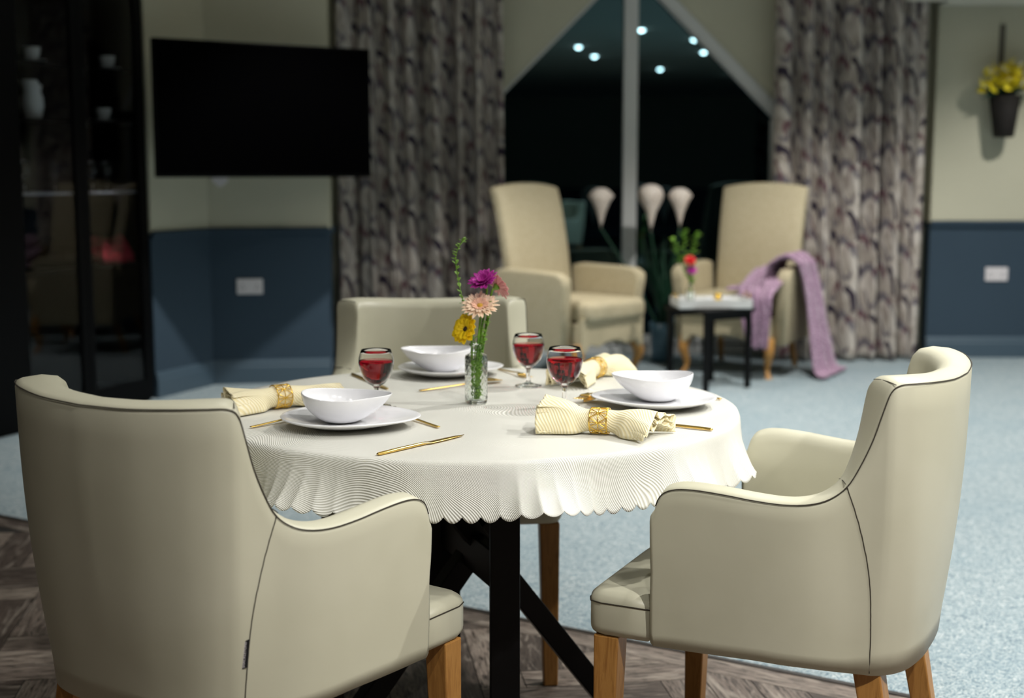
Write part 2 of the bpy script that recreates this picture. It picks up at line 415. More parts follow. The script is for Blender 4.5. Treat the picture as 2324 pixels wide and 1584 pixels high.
def bar2(p, q, w, d0, d1):      # bar in the window plane, between (x,z) points
    p, q = Vector((p[0], 0, p[1])), Vector((q[0], 0, q[1])); d = (q-p); L = d.length; d.normalize()
    A = Matrix(((d.x, 0, -d.z, p.x), (0, 1, 0, 0), (d.z, 0, d.x, p.z), (0, 0, 0, 1)))
    return move(box(0, L, d0, d1, -w/2, w/2, .004), A)
fw = .05; wy = WY+.09
win = bpy.data.objects.new('window_1', None); C.objects.link(win); win.location = (ax, wy, 0); struct(win)
fr = join(bar2((-hw+fw/2, sill), (-hw+fw/2, sz), fw, -.035, .035), bar2((hw-fw/2, sill), (hw-fw/2, sz), fw, -.035, .035),
          bar2((-hw, sz-.014), (0, az-.014), .02, -.035, .035), bar2((hw, sz-.014), (0, az-.014), .02, -.035, .035),
          bar2((-hw, sill+.04), (hw, sill+.04), .06, -.035, .035))
obj('frame', fr, M['white_paint'], win, smooth=False)
mx = aty(1429, 300, wy).x-ax
obj('mullion', box(mx-.048, mx+.048, -.06, .05, sill+.05, az-.12, .01), M['white_paint'], win, smooth=False)
for s in (-1, 1):
    a, b = (-hw+fw*.6, mx-.03) if s < 0 else (mx+.03, hw-fw*.6)
    zt = lambda x: az-.026-abs(x)
    pts = [(a, sill+.05), (b, sill+.05), (b, zt(b))]+([(0, zt(0))] if a < 0 < b and abs(b) > .01 else [])+[(a, zt(a))]
    bmv = prism([(p[0], p[1]) for p in pts], -.004, .004, axis='y')
    obj('pane', bmv, M['pane'], win, smooth=False)
# gable reveal trim on the right slope (wide painted frame)
struct(obj('trim_gable', move(bar2((hw-.0, sz+.03), (0, az+.03), .07, -.012, -.001), TR(ax, WY, 0)), M['white_paint'], smooth=False))
# rest of the room, outside the picture
wall_seg('wall_left', (-8, -9), (-8, 9.5), (0, 0))
wall_seg('wall_far_left', (-8, 9.3), (KLx.x-.6, 9.3), (0, 0), skirt=False)
wall_seg('wall_right', (9, -9), (9, 9.2), (0, 0))
wall_seg('wall_front', (-8, -9), (9, -9), (0, 0))

# ------------------------------------------------------------------ curtains
def curtain(x0t, x1t, x0b, x1b, yc, ztop, folds, seed, label):
    rnd = random.Random(seed); ph = [rnd.random()*6 for _ in range(6)]
    nu, nv = 420, 60; V, uvs = [], []
    zb = .015
    arc_u = [0.]
    def yy(s, q):
        w = s*folds*2*PI
        return (math.sin(w+ph[0]+.9*math.sin(w*.31+ph[1]))*.064+math.sin(w*.53+ph[2])*.026)*(1+.2*math.sin(q*3+s*9)) + .012*math.sin(w*2.1+ph[3])
    W = x1t-x0t
    for i in range(1, nu):
        dy = yy(i/(nu-1), 0)-yy((i-1)/(nu-1), 0); arc_u.append(arc_u[-1]+math.hypot(W/(nu-1), dy))
    for i in range(nu):
        s = i/(nu-1)
        for j in range(nv):
            q = j/(nv-1); z = zb+(ztop-zb)*q
            a, b = x0b+(x0t-x0b)*q, x1b+(x1t-x1b)*q
            x = a+(b-a)*s+.012*math.sin(s*folds*2*PI*1.3+q*2.5+ph[4])*(1-q)
            V.append(Vector((x, yc+yy(s, q), z))); uvs.append((arc_u[i], z))
    Fc = [(i*nv+j, (i+1)*nv+j, (i+1)*nv+j+1, i*nv+j+1) for i in range(nu-1) for j in range(nv-1)]
    o = obj('curtain', (V, Fc), M['curtain']); l = o.data.uv_layers.new(name='UVMap')
    for lp in o.data.loops: l.data[lp.index].uv = uvs[lp.vertex_index]
    solid(o, .004); return tag(o, label, 'curtain', 'long patterned curtains')
CY = WY-.24
curtain(aty(752, 60, CY).x, aty(1138, 60, CY).x, aty(764, 700, CY).x, aty(1148, 700, CY).x, CY, 2.62, 7.5, 4, 'long taupe curtain with plum and navy scrolls, left of the window behind the television')
CY2 = CY-.03
curtain(aty(1764, 0, CY2).x, aty(2106, 0, CY2).x, aty(1752, 810, CY2).x, aty(2078, 810, CY2).x, CY2, 2.62, 6.5, 11, 'long taupe curtain with plum and navy scrolls, right of the window behind the throw')

# ------------------------------------------------------------------ dining chair
OT = [(.300, .126), (.300, .114), (.300, .092), (.300, .055), (.299, 0), (.297, -.05), (.292, -.10), (.283, -.14), (.272, -.17), (.263, -.195), (.259, -.215),
      (.257, -.235), (.256, -.250), (.255, -.262), (.248, -.276), (.225, -.297), (.18, -.319), (.1, -.339), (0, -.346)]
IN = [(.246, .126), (.246, .114), (.246, .092), (.246, .055), (.245, 0), (.242, -.05), (.236, -.095), (.226, -.125), (.216, -.150), (.208, -.170), (.203, -.184),
      (.200, -.196), (.198, -.204), (.196, -.210), (.190, -.219), (.172, -.236), (.138, -.256), (.078, -.276), (0, -.284)]
ZT = [.650, .682, .696, .700, .697, .692, .689, .692, .702, .723, .757, .803, .850, .884, .896, .897, .895, .891, .889]
OB = [(.292, .126), (.292, .114), (.291, .092), (.290, .055), (.287, 0), (.283, -.05), (.276, -.10), (.267, -.14), (.256, -.17), (.244, -.195), (.236, -.21),
      (.228, -.225), (.222, -.236), (.215, -.246), (.205, -.256), (.185, -.272), (.15, -.288), (.085, -.302), (0, -.307)]
ZB = [.405]*6+[.402, .400, .397, .394, .392, .390, .388, .387, .386, .385, .385, .388, .392]
def chair_curves():
    def full(L, sx=True):
        P = catmull([Vector((a[0], a[1], 0)) for a in L], 4)
        return P
    ot, inn, ob = full(OT), full(IN), full(OB)
    zt = [p.x for p in catmull([Vector((z, 0, 0)) for z in ZT], 4)]; zb = [p.x for p in catmull([Vector((z, 0, 0)) for z in ZB], 4)]
    mir = lambda L: L+[Vector((-p.x, p.y, 0)) for p in reversed(L[:-1])]
    mz = lambda L: L+list(reversed(L[:-1]))
    return mir(ot), mir(inn), mir(ob), mz(zt), mz(zb)
ot, inn, ob, zt, zb = chair_curves(); NU = len(ot)
def outer_pt(i, z):
    q = (z-.40)/.495; q = max(0, min(1, q)); s = q+.10*math.sin(q*PI)
    p = ob[i]+(ot[i]-ob[i])*s
    nrm = (ot[i]-inn[i]).normalized()
    p = p+nrm*(.006*math.sin(q*PI)); return Vector((p.x, p.y, z))
def shell():
    def col(i):
        P = []; zz = zt[i]; b = zb[i]
        for k in range(13): P.append(outer_pt(i, b+(zz-.012-b)*k/12))
        o_, n_ = outer_pt(i, zz-.006), inn[i]
        d = (n_-Vector((o_.x, o_.y, 0))); T = d.length; d = d.normalized()
        for dd, dz in ((.003, -.0035), (.011, 0), (T*.5, .004), (T-.016, .001), (T-.005, -.008), (T, -.022)):
            P.append(Vector((o_.x+d.x*dd, o_.y+d.y*dd, zz+dz)))
        for k in range(1, 5):
            z = (zz-.022)+(.45-(zz-.022))*k/4
            P.append(Vector((n_.x, n_.y, z)))
        P.append(Vector((n_.x, n_.y, b))); P.append(P[0].copy())
        return P
    cols = [col(i) for i in range(NU)]; n = len(cols[0])
    V, Fc = grid(NU, n, lambda i, j: cols[i][j])
    # rounded front ends of the arms
    for e, i in ((0, 0), (1, NU-1)):
        c = cols[i]; ctr = sum(c, Vector())/n; k = len(V)
        V += [p+Vector((0, .006, 0))+(ctr-p).normalized()*.006 for p in c[:-1]]
        m_ = n-1; off = i*n
        for j in range(m_): Fc.append((off+j, off+(j+1) % m_, k+(j+1) % m_, k+j))
        Fc.append(tuple(k+j for j in range(m_)))
    return V, Fc
def seam_path(side):
    iB = 9*4; K = [(iB, zt[iB]-.003), (iB+4.5, .652), (iB+8.5, .57), (iB+11, .48), (iB+12, zb[iB+12]+.004)]
    pts = []
    for ii, z in K:
        i0 = int(ii); f = ii-i0; pts.append(outer_pt(i0, z)*(1-f)+outer_pt(i0+1, z)*f)
    out = []
    for p in catmull(pts, 10):          # settle every point onto the upholstery
        best = min(((outer_pt(i, p.z)-p).length_squared, i) for i in range(iB-2, iB+18))[1]
        c = min((outer_pt(best, p.z).lerp(outer_pt(best+d, p.z), k/8) for d in (-1, 1) for k in range(9)), key=lambda q: (q-p).length_squared)
        out.append(Vector((c.x*side, c.y, p.z)))
    return out
def make_chair(label, loc, rz, group):
    r = thing('dining_chair', label, 'chair', loc, rz, group)
    o = obj('backrest', shell(), M['vinyl'], r); weld(o, 1e-6)
    # seams
    rim = []
    for i in range(2, NU-2):
        p = outer_pt(i, zt[i]-.0045); nrm = (ot[i]-inn[i]).normalized(); rim.append(p-nrm*.0005)
    obj('top_seam', tube(rim, .0011, 6), M['stitch'], r)
    for s in (1, -1): obj('side_seam', tube(seam_path(s), .0010, 6), M['stitch'], r)
    for s in (1, -1):
        p0 = 9*4
        a = Vector((ot[p0].x*s, ot[p0].y, zt[p0]+.0005)); b = Vector((inn[p0].x*s, inn[p0].y, zt[p0]-.004))
        q = [a.lerp(b, k/6)+Vector((0, 0, .003*math.sin(k/6*PI))) for k in range(6)]
        obj('wing_seam', tube(q, .0008, 6), M['stitch'], r)
        c0 = 13*4+2
        a = Vector((ot[c0].x*s, ot[c0].y, zt[c0]+.0004)); b = Vector((inn[c0].x*s, inn[c0].y, zt[c0]-.002))
        q = [a.lerp(b, k/6)+Vector((0, 0, .0035*math.sin(k/6*PI))) for k in range(6)]
        obj('corner_seam', tube(q, .0008, 6), M['stitch'], r)
    # seat: wide nose in front of the arms, narrower between them
    ol = [(-.286, .131), (-.286, .228), (-.278, .251), (-.257, .260), (0, .265), (.257, .260), (.278, .251), (.286, .228), (.286, .131),
          (.243, .130), (.243, 0), (.23, -.1), (.19, -.2), (.1, -.262), (0, -.275), (-.1, -.262), (-.19, -.2), (-.23, -.1), (-.243, 0), (-.243, .130)]
    o = obj('seat', prism(ol, .402, .488, .022, 5), M['vinyl'], r)
    bm = bmesh.new(); bm.from_mesh(o.data)
    bmesh.ops.triangulate(bm, faces=[f for f in bm.faces if len(f.verts) > 4]); bmesh.ops.subdivide_edges(bm, edges=bm.edges[:], cuts=1, use_grid_fill=True)
    for v in bm.verts:
        if v.co.z > .484: v.co.z += .012*max(0, 1-(v.co.x/.29)**2)*max(0, 1-((v.co.y)/.27)**2)
    bm.to_mesh(o.data); bm.free(); o.data.shade_smooth()
    pp = [Vector((p[0]*1.0015, p[1]+.0004, .467)) for p in ol[:9]]
    pq = [a_.lerp(b_, k/6) for a_, b_ in zip(pp, pp[1:]) for k in range(6)]+[pp[-1]]
    obj('seat_piping', tube(pq, .0011, 6), M['stitch'], r)
    def leg(x, y, xb, yb, w0=.024, w1=.017):
        V = []
        for (cx, cy, z, w) in ((xb, yb, 0, w1), (x, y, .404, w0)):
            V += [Vector((cx+a*w, cy+b*w, z)) for a, b in ((-1, -1), (1, -1), (1, 1), (-1, 1))]
        vf = V, [(3, 2, 1, 0), (4, 5, 6, 7), (0, 1, 5, 4), (1, 2, 6, 5), (2, 3, 7, 6), (3, 0, 4, 7)]
        bm = bmesh.new(); vs = [bm.verts.new(v) for v in vf[0]]; [bm.faces.new([vs[i] for i in f]) for f in vf[1]]
        bmesh.ops.bevel(bm, geom=bm.edges[:], offset=.003, segments=2, affect='EDGES', profile=.5)
        return obj_bm('leg', bm, M['oak'], r)
    for s in (-1, 1): leg(s*.254, .222, s*.258, .230); leg(s*.185, -.225, s*.198, -.30)
    return r
CHG = 'dining chairs around the table'
LC = (-.459, 2.292, 0); LA = math.radians(-34.6)
chair = make_chair('sage cream vinyl dining chair seen from behind at the left, with a black sewn-in tag', LC, LA, CHG)
dup(chair, 'sage cream vinyl dining chair standing at the right of the table, turned to the left', (.491, 2.492, 0), math.radians(63.7), CHG)
dup(chair, 'sage cream vinyl dining chair at the far side of the table, facing the camera', (-.188, 3.345, 0), math.radians(186), CHG)
# sewn-in black tag on the left-hand chair
sp = seam_path(1)
tp = [p for p in sp if .43 < p.z < .505]
def tag_part():
    zt_, zb_ = .497, .447
    i0 = 9*4+12; a = outer_pt(i0, .497); b = outer_pt(i0, .447)
    def near(z): return min(sp, key=lambda p: abs(p.z-z))
    return near(.532), near(.485)
ta, tb = tag_part()
nrm = Vector((.655, -.756, 0)).normalized(); side = Vector((-.756, -.655, 0)).normalized()
off = nrm*.002
Q = [ta+off, tb+off, tb+off+side*.0115+Vector((0, 0, -.004)), ta+off+side*.0115+Vector((0, 0, -.005))]
V = Q+[q+nrm*.0012 for q in Q]
tg = obj('maker_tag', (V, [(0, 1, 2, 3), (7, 6, 5, 4), (0, 4, 5, 1), (1, 5, 6, 2), (2, 6, 7, 3), (3, 7, 4, 0)]), M['tag'], chair, smooth=False)
cu = bpy.data.curves.new('t', 'FONT'); cu.body = 'SHACKLETONS'; cu.size = .0085; cu.align_x = 'CENTER'; cu.align_y = 'CENTER'; cu.extrude = .00015
to = bpy.data.objects.new('t', cu); C.objects.link(to); dg = bpy.context.evaluated_depsgraph_get()
me = bpy.data.meshes.new_from_object(to.evaluated_get(dg)); C.objects.unlink(to); bpy.data.objects.remove(to)
w_ = max(v.co.x for v in me.vertices)-min(v.co.x for v in me.vertices)
ctr = sum(V[4:], Vector())/4+nrm*.0004; kx = .042/w_
upv = (V[4]-V[5]).normalized(); xv = upv; yv = side*1.0
yv = (yv-xv*yv.dot(xv)).normalized(); zv = xv.cross(yv)
for v in me.vertices: v.co = ctr+xv*(v.co.x*kx)+yv*(v.co.y*.6)+zv*v.co.z
me.materials.clear(); link('lettering', me, M['tag_text'], tg, smooth=False)

# ------------------------------------------------------------------ dining table and cloth
TC = Vector((-.086, 2.839, 0)); TRAD, TZ = .566, .738
tab = thing('dining_table', 'round dining table with black crossed metal base under a white cloth', 'table', TC)
ring_ = [(0, .708), (TRAD-.014, .708), (TRAD-.006, .712), (TRAD-.004, .722), (TRAD-.006, .732), (TRAD-.012, .7345), (0, .7345)]
weld(obj('tabletop', lathe(ring_, 96), M['black_wood'], tab))
def beam(p, q, w, d, nrm, bev=.003):
    p, q = Vector(p), Vector(q); x = (q-p); L = x.length; x.normalize(); y = Vector(nrm).normalized(); z = x.cross(y)
    A = Matrix(((x.x, y.x, z.x, p.x), (x.y, y.y, z.y, p.y), (x.z, y.z, z.z, p.z), (0, 0, 0, 1)))
    return move(box(0, L, -d/2, d/2, -w/2, w/2, bev), A)
fdir = Vector((.128, -.37, 0)).normalized(); sdir = Vector((.945, .327, 0)).normalized()
P1 = aty(1145, 1300, 2.63)-TC; P1.z = 0; P2 = Vector((-P1.x*.85-.012, -P1.y*.85, 0))
for p in (P1, P2):
    pw = .0295 if p is P1 else .038
    obj('post', move(box(-pw, pw, -.03, .03, 0.0, .708, .002), TR(p.x, p.y, 0) @ RZ(.06)), M['black_metal'], tab, smooth=False)
zc_ = .432; dz = 1.32; so = sdir*.02
for s, y_ in ((1, 0.), (-1, 0.)):
    top = sdir*(-s*(.708-zc_)/dz)+Vector((0, 0, .705)); bot = sdir*(s*(zc_-.012)/dz)+Vector((0, 0, .012))
    obj('brace', beam(bot+so+fdir*s*.026, top+so+fdir*s*.026, .046, .05, fdir), M['black_metal'], tab, smooth=False)
obj('hub_plate', beam(P2+Vector((0, 0, .43)), P1+Vector((0, 0, .43)), .08, .03, sdir), M['black_metal'], tab, smooth=False)
obj('top_beam', beam(P2*1.5+Vector((0, 0, .693)), P1*1.5+Vector((0, 0, .693)), .03, .06, sdir), M['black_metal'], tab, smooth=False)
obj('top_beam', beam(sdir*-.36+Vector((0, 0, .693)), sdir*.36+Vector((0, 0, .693)), .03, .06, fdir), M['black_metal'], tab, smooth=False)

def angd(a, b): return (a-b+180) % 360-180
def bumpf(deg, c, w):
    x = abs(angd(deg, c))/w
    return 0 if x >= 1 else (1-x*x)**2
NL = 112; NP = NL*10
def flare(deg):
    a = math.radians(deg)
    f = .024+.011*math.sin(9*a+.8)+.008*math.sin(15*a+2.1)+.005*math.sin(23*a+.4)
    f += .030*bumpf(deg, -20, 14)+.022*bumpf(deg, -42, 12)-.016*bumpf(deg, -31, 9)+.02*bumpf(deg, -76, 14)+.016*bumpf(deg, -122, 16)+.018*bumpf(deg, 180, 22)
    for c, w, lim in ((-96, 13, .012), (-101, 11, .010), (-60, 8, .034), (-2, 11, .010), (-8, 7, .012), (-153, 14, .014)):
        k = bumpf(deg, c, w*1.3); k = min(1, k*1.6); f = f*(1-k)+min(f, lim)*k
    return max(f, .006)
def cloth():
    nt, nd = 26, 16
    V, UV = [], []
    for i in range(NP):
        ph = 2*PI*i/NP; deg = math.degrees(ph); deg = (deg+180) % 360-180
        fl = flare(deg); lift = max(bumpf(deg, 69, 16), bumpf(deg, 132, 17)); lift = min(1, lift*1.8)
        sc_ = abs(math.sin(ph*NL/2)); drop = .094+.012*bumpf(deg, -20, 40)+.010*bumpf(deg, -150, 60)+.012*(sc_**.8)
        c, s = math.cos(ph), math.sin(ph)
        for j in range(nt):
            r = (TRAD-.004)*(j/(nt-1))**.75 if j else 0.
            wz = .0007*mnoise.noise(Vector((r*c*9, r*s*9, 1.)))
            V.append(Vector((r*c, r*s, TZ+wz))); UV.append((r*c, r*s))
        for j in range(1, nd+1):
            q = j/nd
            # rounded edge then hang
            e = min(1, q*drop/.012); x = .004*math.sin(e*PI/2)
            rr = TRAD-.004+x+fl*(q**1.35)*1.0; zz = TZ-.004*(1-math.cos(e*PI/2))-drop*(q-.0)*(1-.18*(fl/.05)*q)
            if lift:
                rr2 = TRAD+.10*q; zz2 = TZ-.018*math.sin(min(1, q*2)*PI/2)-.012*q
                rr = rr*(1-lift)+rr2*lift; zz = zz*(1-lift)+zz2*lift
            R_ = TRAD+drop*q
            V.append(Vector((rr*c, rr*s, zz))); UV.append((R_*c, R_*s))
    n = nt+nd
    Fc = [(i*n+j, ((i+1) % NP)*n+j, ((i+1) % NP)*n+j+1, i*n+j+1) for i in range(NP) for j in range(n-1)]
    return V, Fc, UV
V, Fc, UV = cloth()
tc = obj('tablecloth', (V, Fc), M['cloth']); l = tc.data.uv_layers.new(name='UVMap')
for lp in tc.data.loops: l.data[lp.index].uv = UV[lp.vertex_index]
# edge stitching comes from the scalloped hem itself; give the cloth body
solid(tc, .0012, 0); tc.location = TC
tag(tc, 'white jacquard tablecloth with scalloped hem draped over the round dining table', 'tablecloth')
TT = TZ+.0022                                # everything on the cloth stands here
def tpt(px, py): return atz(px, py, TT)

# ------------------------------------------------------------------ crockery
def drop_r(th, k=.22, p=5): return 1+k*max(0., math.cos(th))**p
def plate(label, px, py, rad, az_):
    n = 96; prof = [(.0, .004), (.50, .004), (.56, .0055), (.75, .0105), (.93, .0175), (1., .0215)]
    def srf(th, side):
        pts = []
        for f, z in prof:
            k = 1+(drop_r(th)-1)*f**3; pts.append(Vector((rad*f*k*math.cos(th), rad*f*k*math.sin(th), z+(0.0042 if side else 0)*(1 if f < .99 else .25)-(.0 if side else .0))))
        return pts
    V, Fc = [], []; cols = []
    for i in range(n):
        th = 2*PI*i/n; lo = srf(th, 0); up = srf(th, 1)
        lo = [Vector((p.x, p.y, max(0, p.z-.004) if k < 2 else p.z-.002)) for k, p in enumerate(lo)]
        cols.append(lo+list(reversed(up)))
    V, Fc = grid(n, len(cols[0]), lambda i, j: cols[i][j], True)
    o = obj('dinner_plate', (V, Fc), M['china']); weld(o, 2e-5); subd(o, 1)
    o.location = tpt(px, py); o.rotation_euler = (0, 0, az_); return tag(o, label, 'plate', 'white dinner plates')
def bowl(label, px, py, rad, az_, ht=.056, zoff=.0087):
    n = 96; m_ = 14; cols = []
    def rim(th): return ht*(1+.05*math.cos(2*th)-.03*math.cos(th))
    for i in range(n):
        th = 2*PI*i/n; pts = []; kR = drop_r(th, .32, 7)
        for q in range(m_):          # outside, bottom to rim
            s = q/(m_-1); f = .36+.64*math.sin(s*PI/2)**.9; k = 1+(kR-1)*s**1.6
            pts.append(Vector((rad*f*k*math.cos(th), rad*f*k*math.sin(th), rim(th)*(s**1.25))))
        ins = []
        for q in range(m_):
            s = q/(m_-1); f = .36+.64*math.sin(s*PI/2)**.9; k = 1+(kR-1)*s**1.6; rr = rad*f*k-.0032
            ins.append(Vector((rr*math.cos(th), rr*math.sin(th), max(.004, rim(th)*(s**1.25)+.0008*(1-s)))))
        cols.append([Vector((0, 0, 0))]+pts+list(reversed(ins))+[Vector((0, 0, .004))])
    V, Fc = grid(n, len(cols[0]), lambda i, j: cols[i][j], True)
    o = obj('bowl', (V, Fc), M['china']); weld(o, 2e-5); subd(o, 1)
    p = tpt(px, py); o.location = (p.x, p.y, TT+zoff); o.rotation_euler = (0, 0, az_); return tag(o, label, 'bowl', 'white tear-shaped bowls')
PLATES = [((782, 965), .125, math.radians(-8)), ((1497, 921), .121, math.radians(170)), ((1012, 850), .118, math.radians(12))]
BW = [((775, 966), .0775, math.radians(-6)), ((1492, 917), .076, math.radians(172)), ((1002, 850), .077, math.radians(174))]
pl_l = ['white dinner plate by the left-hand chair, nearest the lattice-ringed napkin', 'white dinner plate at the right of the table beside the front napkin', 'white dinner plate at the far side of the table behind the vase']
bw_l = ['white tear-shaped bowl on the left plate, its tip to the right', 'white tear-shaped bowl on the right plate, its tip to the left', 'white tear-shaped bowl on the far plate, partly behind the vase']
for ((px, py), r_, a_), lb in zip(PLATES, pl_l): plate(lb, px, py, r_, a_)
for ((px, py), r_, a_), lb in zip(BW, bw_l): bowl(lb, px, py, r_, a_)

# ------------------------------------------------------------------ wine glasses
def wine_glass(label, px, py, k=1.):
    # px,py: centre of the foot on the cloth
    r = thing('wine_glass', label, 'glass', tpt(px, py), 0, 'wine glasses half full of rose')
    o_ = [(.0, .0), (.030, .0), (.0312, .0012), (.0305, .0025), (.015, .0052), (.0062, .0095), (.0046, .018), (.0042, .030), (.0046, .0385), (.0078, .0430), (.0183, .0501), (.0292, .0632),
          (.0353, .0791), (.0373, .0940), (.03655, .1040), (.0340, .1140), (.0311, .1215)]
    i_ = [(.0307, .1217), (.0336, .1140), (.0361, .1040), (.0368, .0940), (.0346, .0797), (.0284, .0640), (.0176, .0516), (.0068, .0460), (0, .0450)]
    sc1 = lambda L: [(a*k, b*k) for a, b in L]
    weld(obj('glass_body', lathe(sc1(o_+i_), 48), M['glass'], r))
    w_ = [(0, .0454), (.0066, .0464), (.0173, .0520), (.0281, .0643), (.0343, .0799), (.0365, .0940), (.0362, .0985), (0, .0985)]
    weld(obj('wine', lathe(sc1(w_), 48), M['wine'], r))
    return r
wine_glass('small stemmed glass of rose wine behind the left bowl', 855, 922, 1.0)
wine_glass('small stemmed glass of rose wine standing right of the vase, beside the fork', 1199, 876, 1.0)
wine_glass('small stemmed glass of rose wine just behind the front napkin', 1281, 922, 1.04)

# ------------------------------------------------------------------ napkins and rings
def napkin(label, p, az_, L1, L2, w1, w2, seed, h1=.052, h2=.046, skew=0.):
    """soft bow: folded layers gathered by a ring in the middle and fanning out to both ends"""
    rnd = random.Random(seed); V, Fc, UV = [], [], []
    NSx, NTy = 60, 56; layers = 4; ph = [rnd.random()*6 for _ in range(8)]
    for q in range(layers):
        k0 = len(V); short = .03*q+.02*rnd.random(); kq = 1-.13*q
        for i in range(NSx):
            s = -1+2*i/(NSx-1); L = (L1 if s < 0 else L2)*(1-short*.5)
            a = max(0., abs(s)*L-.017)/(L-.017); e = a**.9
            w = .0205+((w1 if s < 0 else w2)-.0205)*e; h = .041+((h1 if s < 0 else h2)-.041)*math.sin(min(1, a*1.35)*PI/2)
            for j in range(NTy):
                tt = -1+2*j/(NTy-1)
                y = w*math.sin(tt*PI/2)*(1-.06*q)
                z = h*kq*math.cos(tt*PI/2)**.62
                cph = tt*PI*.93; rc = .0205-.0028*q; be = min(1, a*2.6); be = be*be*(3-2*be)
                y = y*be+(1-be)*rc*math.sin(cph); z = z*be+(1-be)*(.0253+rc*math.cos(cph))
                pl = a*a*(.0055*math.sin(tt*(7.5+q)+ph[q]+s*1.5)+.0035*math.sin(tt*14+ph[q+3]))
                y += pl*1.2; z += pl*(.5+.5*math.cos(tt*PI/2))
                z -= (a**3)*.010*(s > 0)*math.cos(tt*PI/2)
                x = s*L*(1-.05*abs(math.sin(tt*2.2+ph[0]))*a)+skew*(tt)*max(0, s)*a*.02
                y += -skew*max(0, s)*a*.010
                V.append(Vector((x, y, max(.0014+.0012*q, z)))); UV.append((x+q*.3, tt*.06+seed))
        Fc += [(k0+i*NTy+j, k0+(i+1)*NTy+j, k0+(i+1)*NTy+j+1, k0+i*NTy+j+1) for i in range(NSx-1) for j in range(NTy-1)]
    o = obj('napkin', (V, Fc), M['napkin']); l = o.data.uv_layers.new(name='UVMap')
    for lp in o.data.loops: l.data[lp.index].uv = UV[lp.vertex_index]
    solid(o, .0013, 0); o.location = p; o.rotation_euler = (0, 0, az_); return tag(o, label, 'napkin', 'ivory napkins tied with gold rings')
def ring(label, p, az_, R_=.0245, H=.033):
    bm_parts = []
    def P(a, y): return Vector((y, R_*math.cos(a), R_*math.sin(a)))
    n = 8
    for y in (-H/2, 0, H/2):
        if y == 0: continue
        bm_parts.append(tube([P(2*PI*i/48, y) for i in range(48)], .0012, 6, True))
    def strut(a0, y0, a1, y1):
        bm_parts.append(tube([P(a0+(a1-a0)*k/5, y0+(y1-y0)*k/5) for k in range(6)], .00095, 6))
    da = 2*PI/n
    for i in range(n):
        a = i*da
        strut(a, -H/2, a, H/2); strut(a, 0, a+da/2, H/2); strut(a, 0, a+da/2, -H/2); strut(a, 0, a-da/2, H/2); strut(a, 0, a-da/2, -H/2)
        strut(a, 0, a+da/2, 0); strut(a+da/2, 0, a+da, 0)
    o = obj('napkin_ring', join(*bm_parts), M['gold_ring']); o.location = (p.x, p.y, p.z+R_+.0008); o.rotation_euler = (0, 0, az_)
    return tag(o, label, 'napkin ring', 'gold lattice napkin rings')
def nap(px0, py0, pxr, pyr, px1, py1, w1, w2, seed, l1, l2, h1=.052, h2=.046, skew=0., R_=.0245):
    a, c, b = tpt(px0, py0), tpt(pxr, pyr), tpt(px1, py1)
    d = b-a; az_ = math.atan2(d.y, d.x); napkin(l1, c, az_, (c-a).length, (b-c).length, w1, w2, seed, h1, h2, skew); ring(l2, c, az_, R_)
nap(1226, 975, 1362, 984, 1505, 990, .040, .066, 3, 'ivory napkin fanned into a bow at the front right edge of the table', 'gold lattice ring around the napkin nearest the camera', .062, .052, 1.)
nap(508, 938, 637, 926, 770, 908, .040, .040, 8, 'ivory napkin fanned into a bow behind the left plate', 'gold lattice ring around the napkin behind the left plate', .046, .042)
nap(1304, 882, 1350, 858, 1412, 845, .052, .055, 5, 'ivory napkin in soft folds at the far right edge of the table', 'gold lattice ring around the far right napkin', .050, .052)

# ------------------------------------------------------------------ cutlery
CG = 'gold cutlery'
def sweep(secs):
    """secs: (x, half width, z, thickness, cup) cross-sections along x"""
    n = 9; V, Fc = [], []
    for x, w, z, th, cup in secs:
        for j in range(n):
            tt = -1+2*j/(n-1); V.append(Vector((x, tt*w, z+cup*tt*tt+th*(1-.5*tt*tt))))
        for j in range(n):
            tt = 1-2*j/(n-1); V.append(Vector((x, tt*w, z+cup*tt*tt)))
    k = 2*n; N = len(secs)
    for i in range(N-1):
        for j in range(k): Fc.append((i*k+j, i*k+(j+1) % k, (i+1)*k+(j+1) % k, (i+1)*k+j))
    Fc.append(tuple(range(k-1, -1, -1))); Fc.append(tuple((N-1)*k+j for j in range(k)))
    return V, Fc
def handle(L): return [(0, .0033, .0012, .0022, 0), (.004, .0040, .0008, .003, 0), (L*.25, .0036, .0012, .003, 0), (L*.7, .0028, .0030, .003, 0), (L, .0024, .0055, .0028, 0)]
def spoon_mesh(L=.175, bl=.052, bw=.0185):
    h = handle(L-bl); b = []
    for k in range(1, 15):
        s = k/14; w = bw*math.sin(PI*min(1, s*.96+.04))**.6*(1-.12*s) if s < 1 else .002
        dip = math.sin(PI*s)
        b.append((L-bl+bl*s, max(.0024, w), .0055*(1-s)+.0004-.0002+.002*s*s, .0014, .0055*dip))
    return sweep(h+b)
def knife_mesh(L=.19, bl=.085):
    h = [(0, .0030, .0006, .0034, 0), (.003, .0042, .0003, .0046, 0), (L*.2, .0042, .0003, .0052, 0), (L-bl-.01, .0034, .0006, .0048, 0), (L-bl, .0040, .0008, .004, 0)]
    b = [(L-bl+bl*k/10, .0070*(1-(k/10)**2.6)**.5*.95+.0008 if k < 10 else .0006, .0012, .0016 if k < 9 else .0008, 0) for k in range(1, 11)]
    return sweep(h+b)
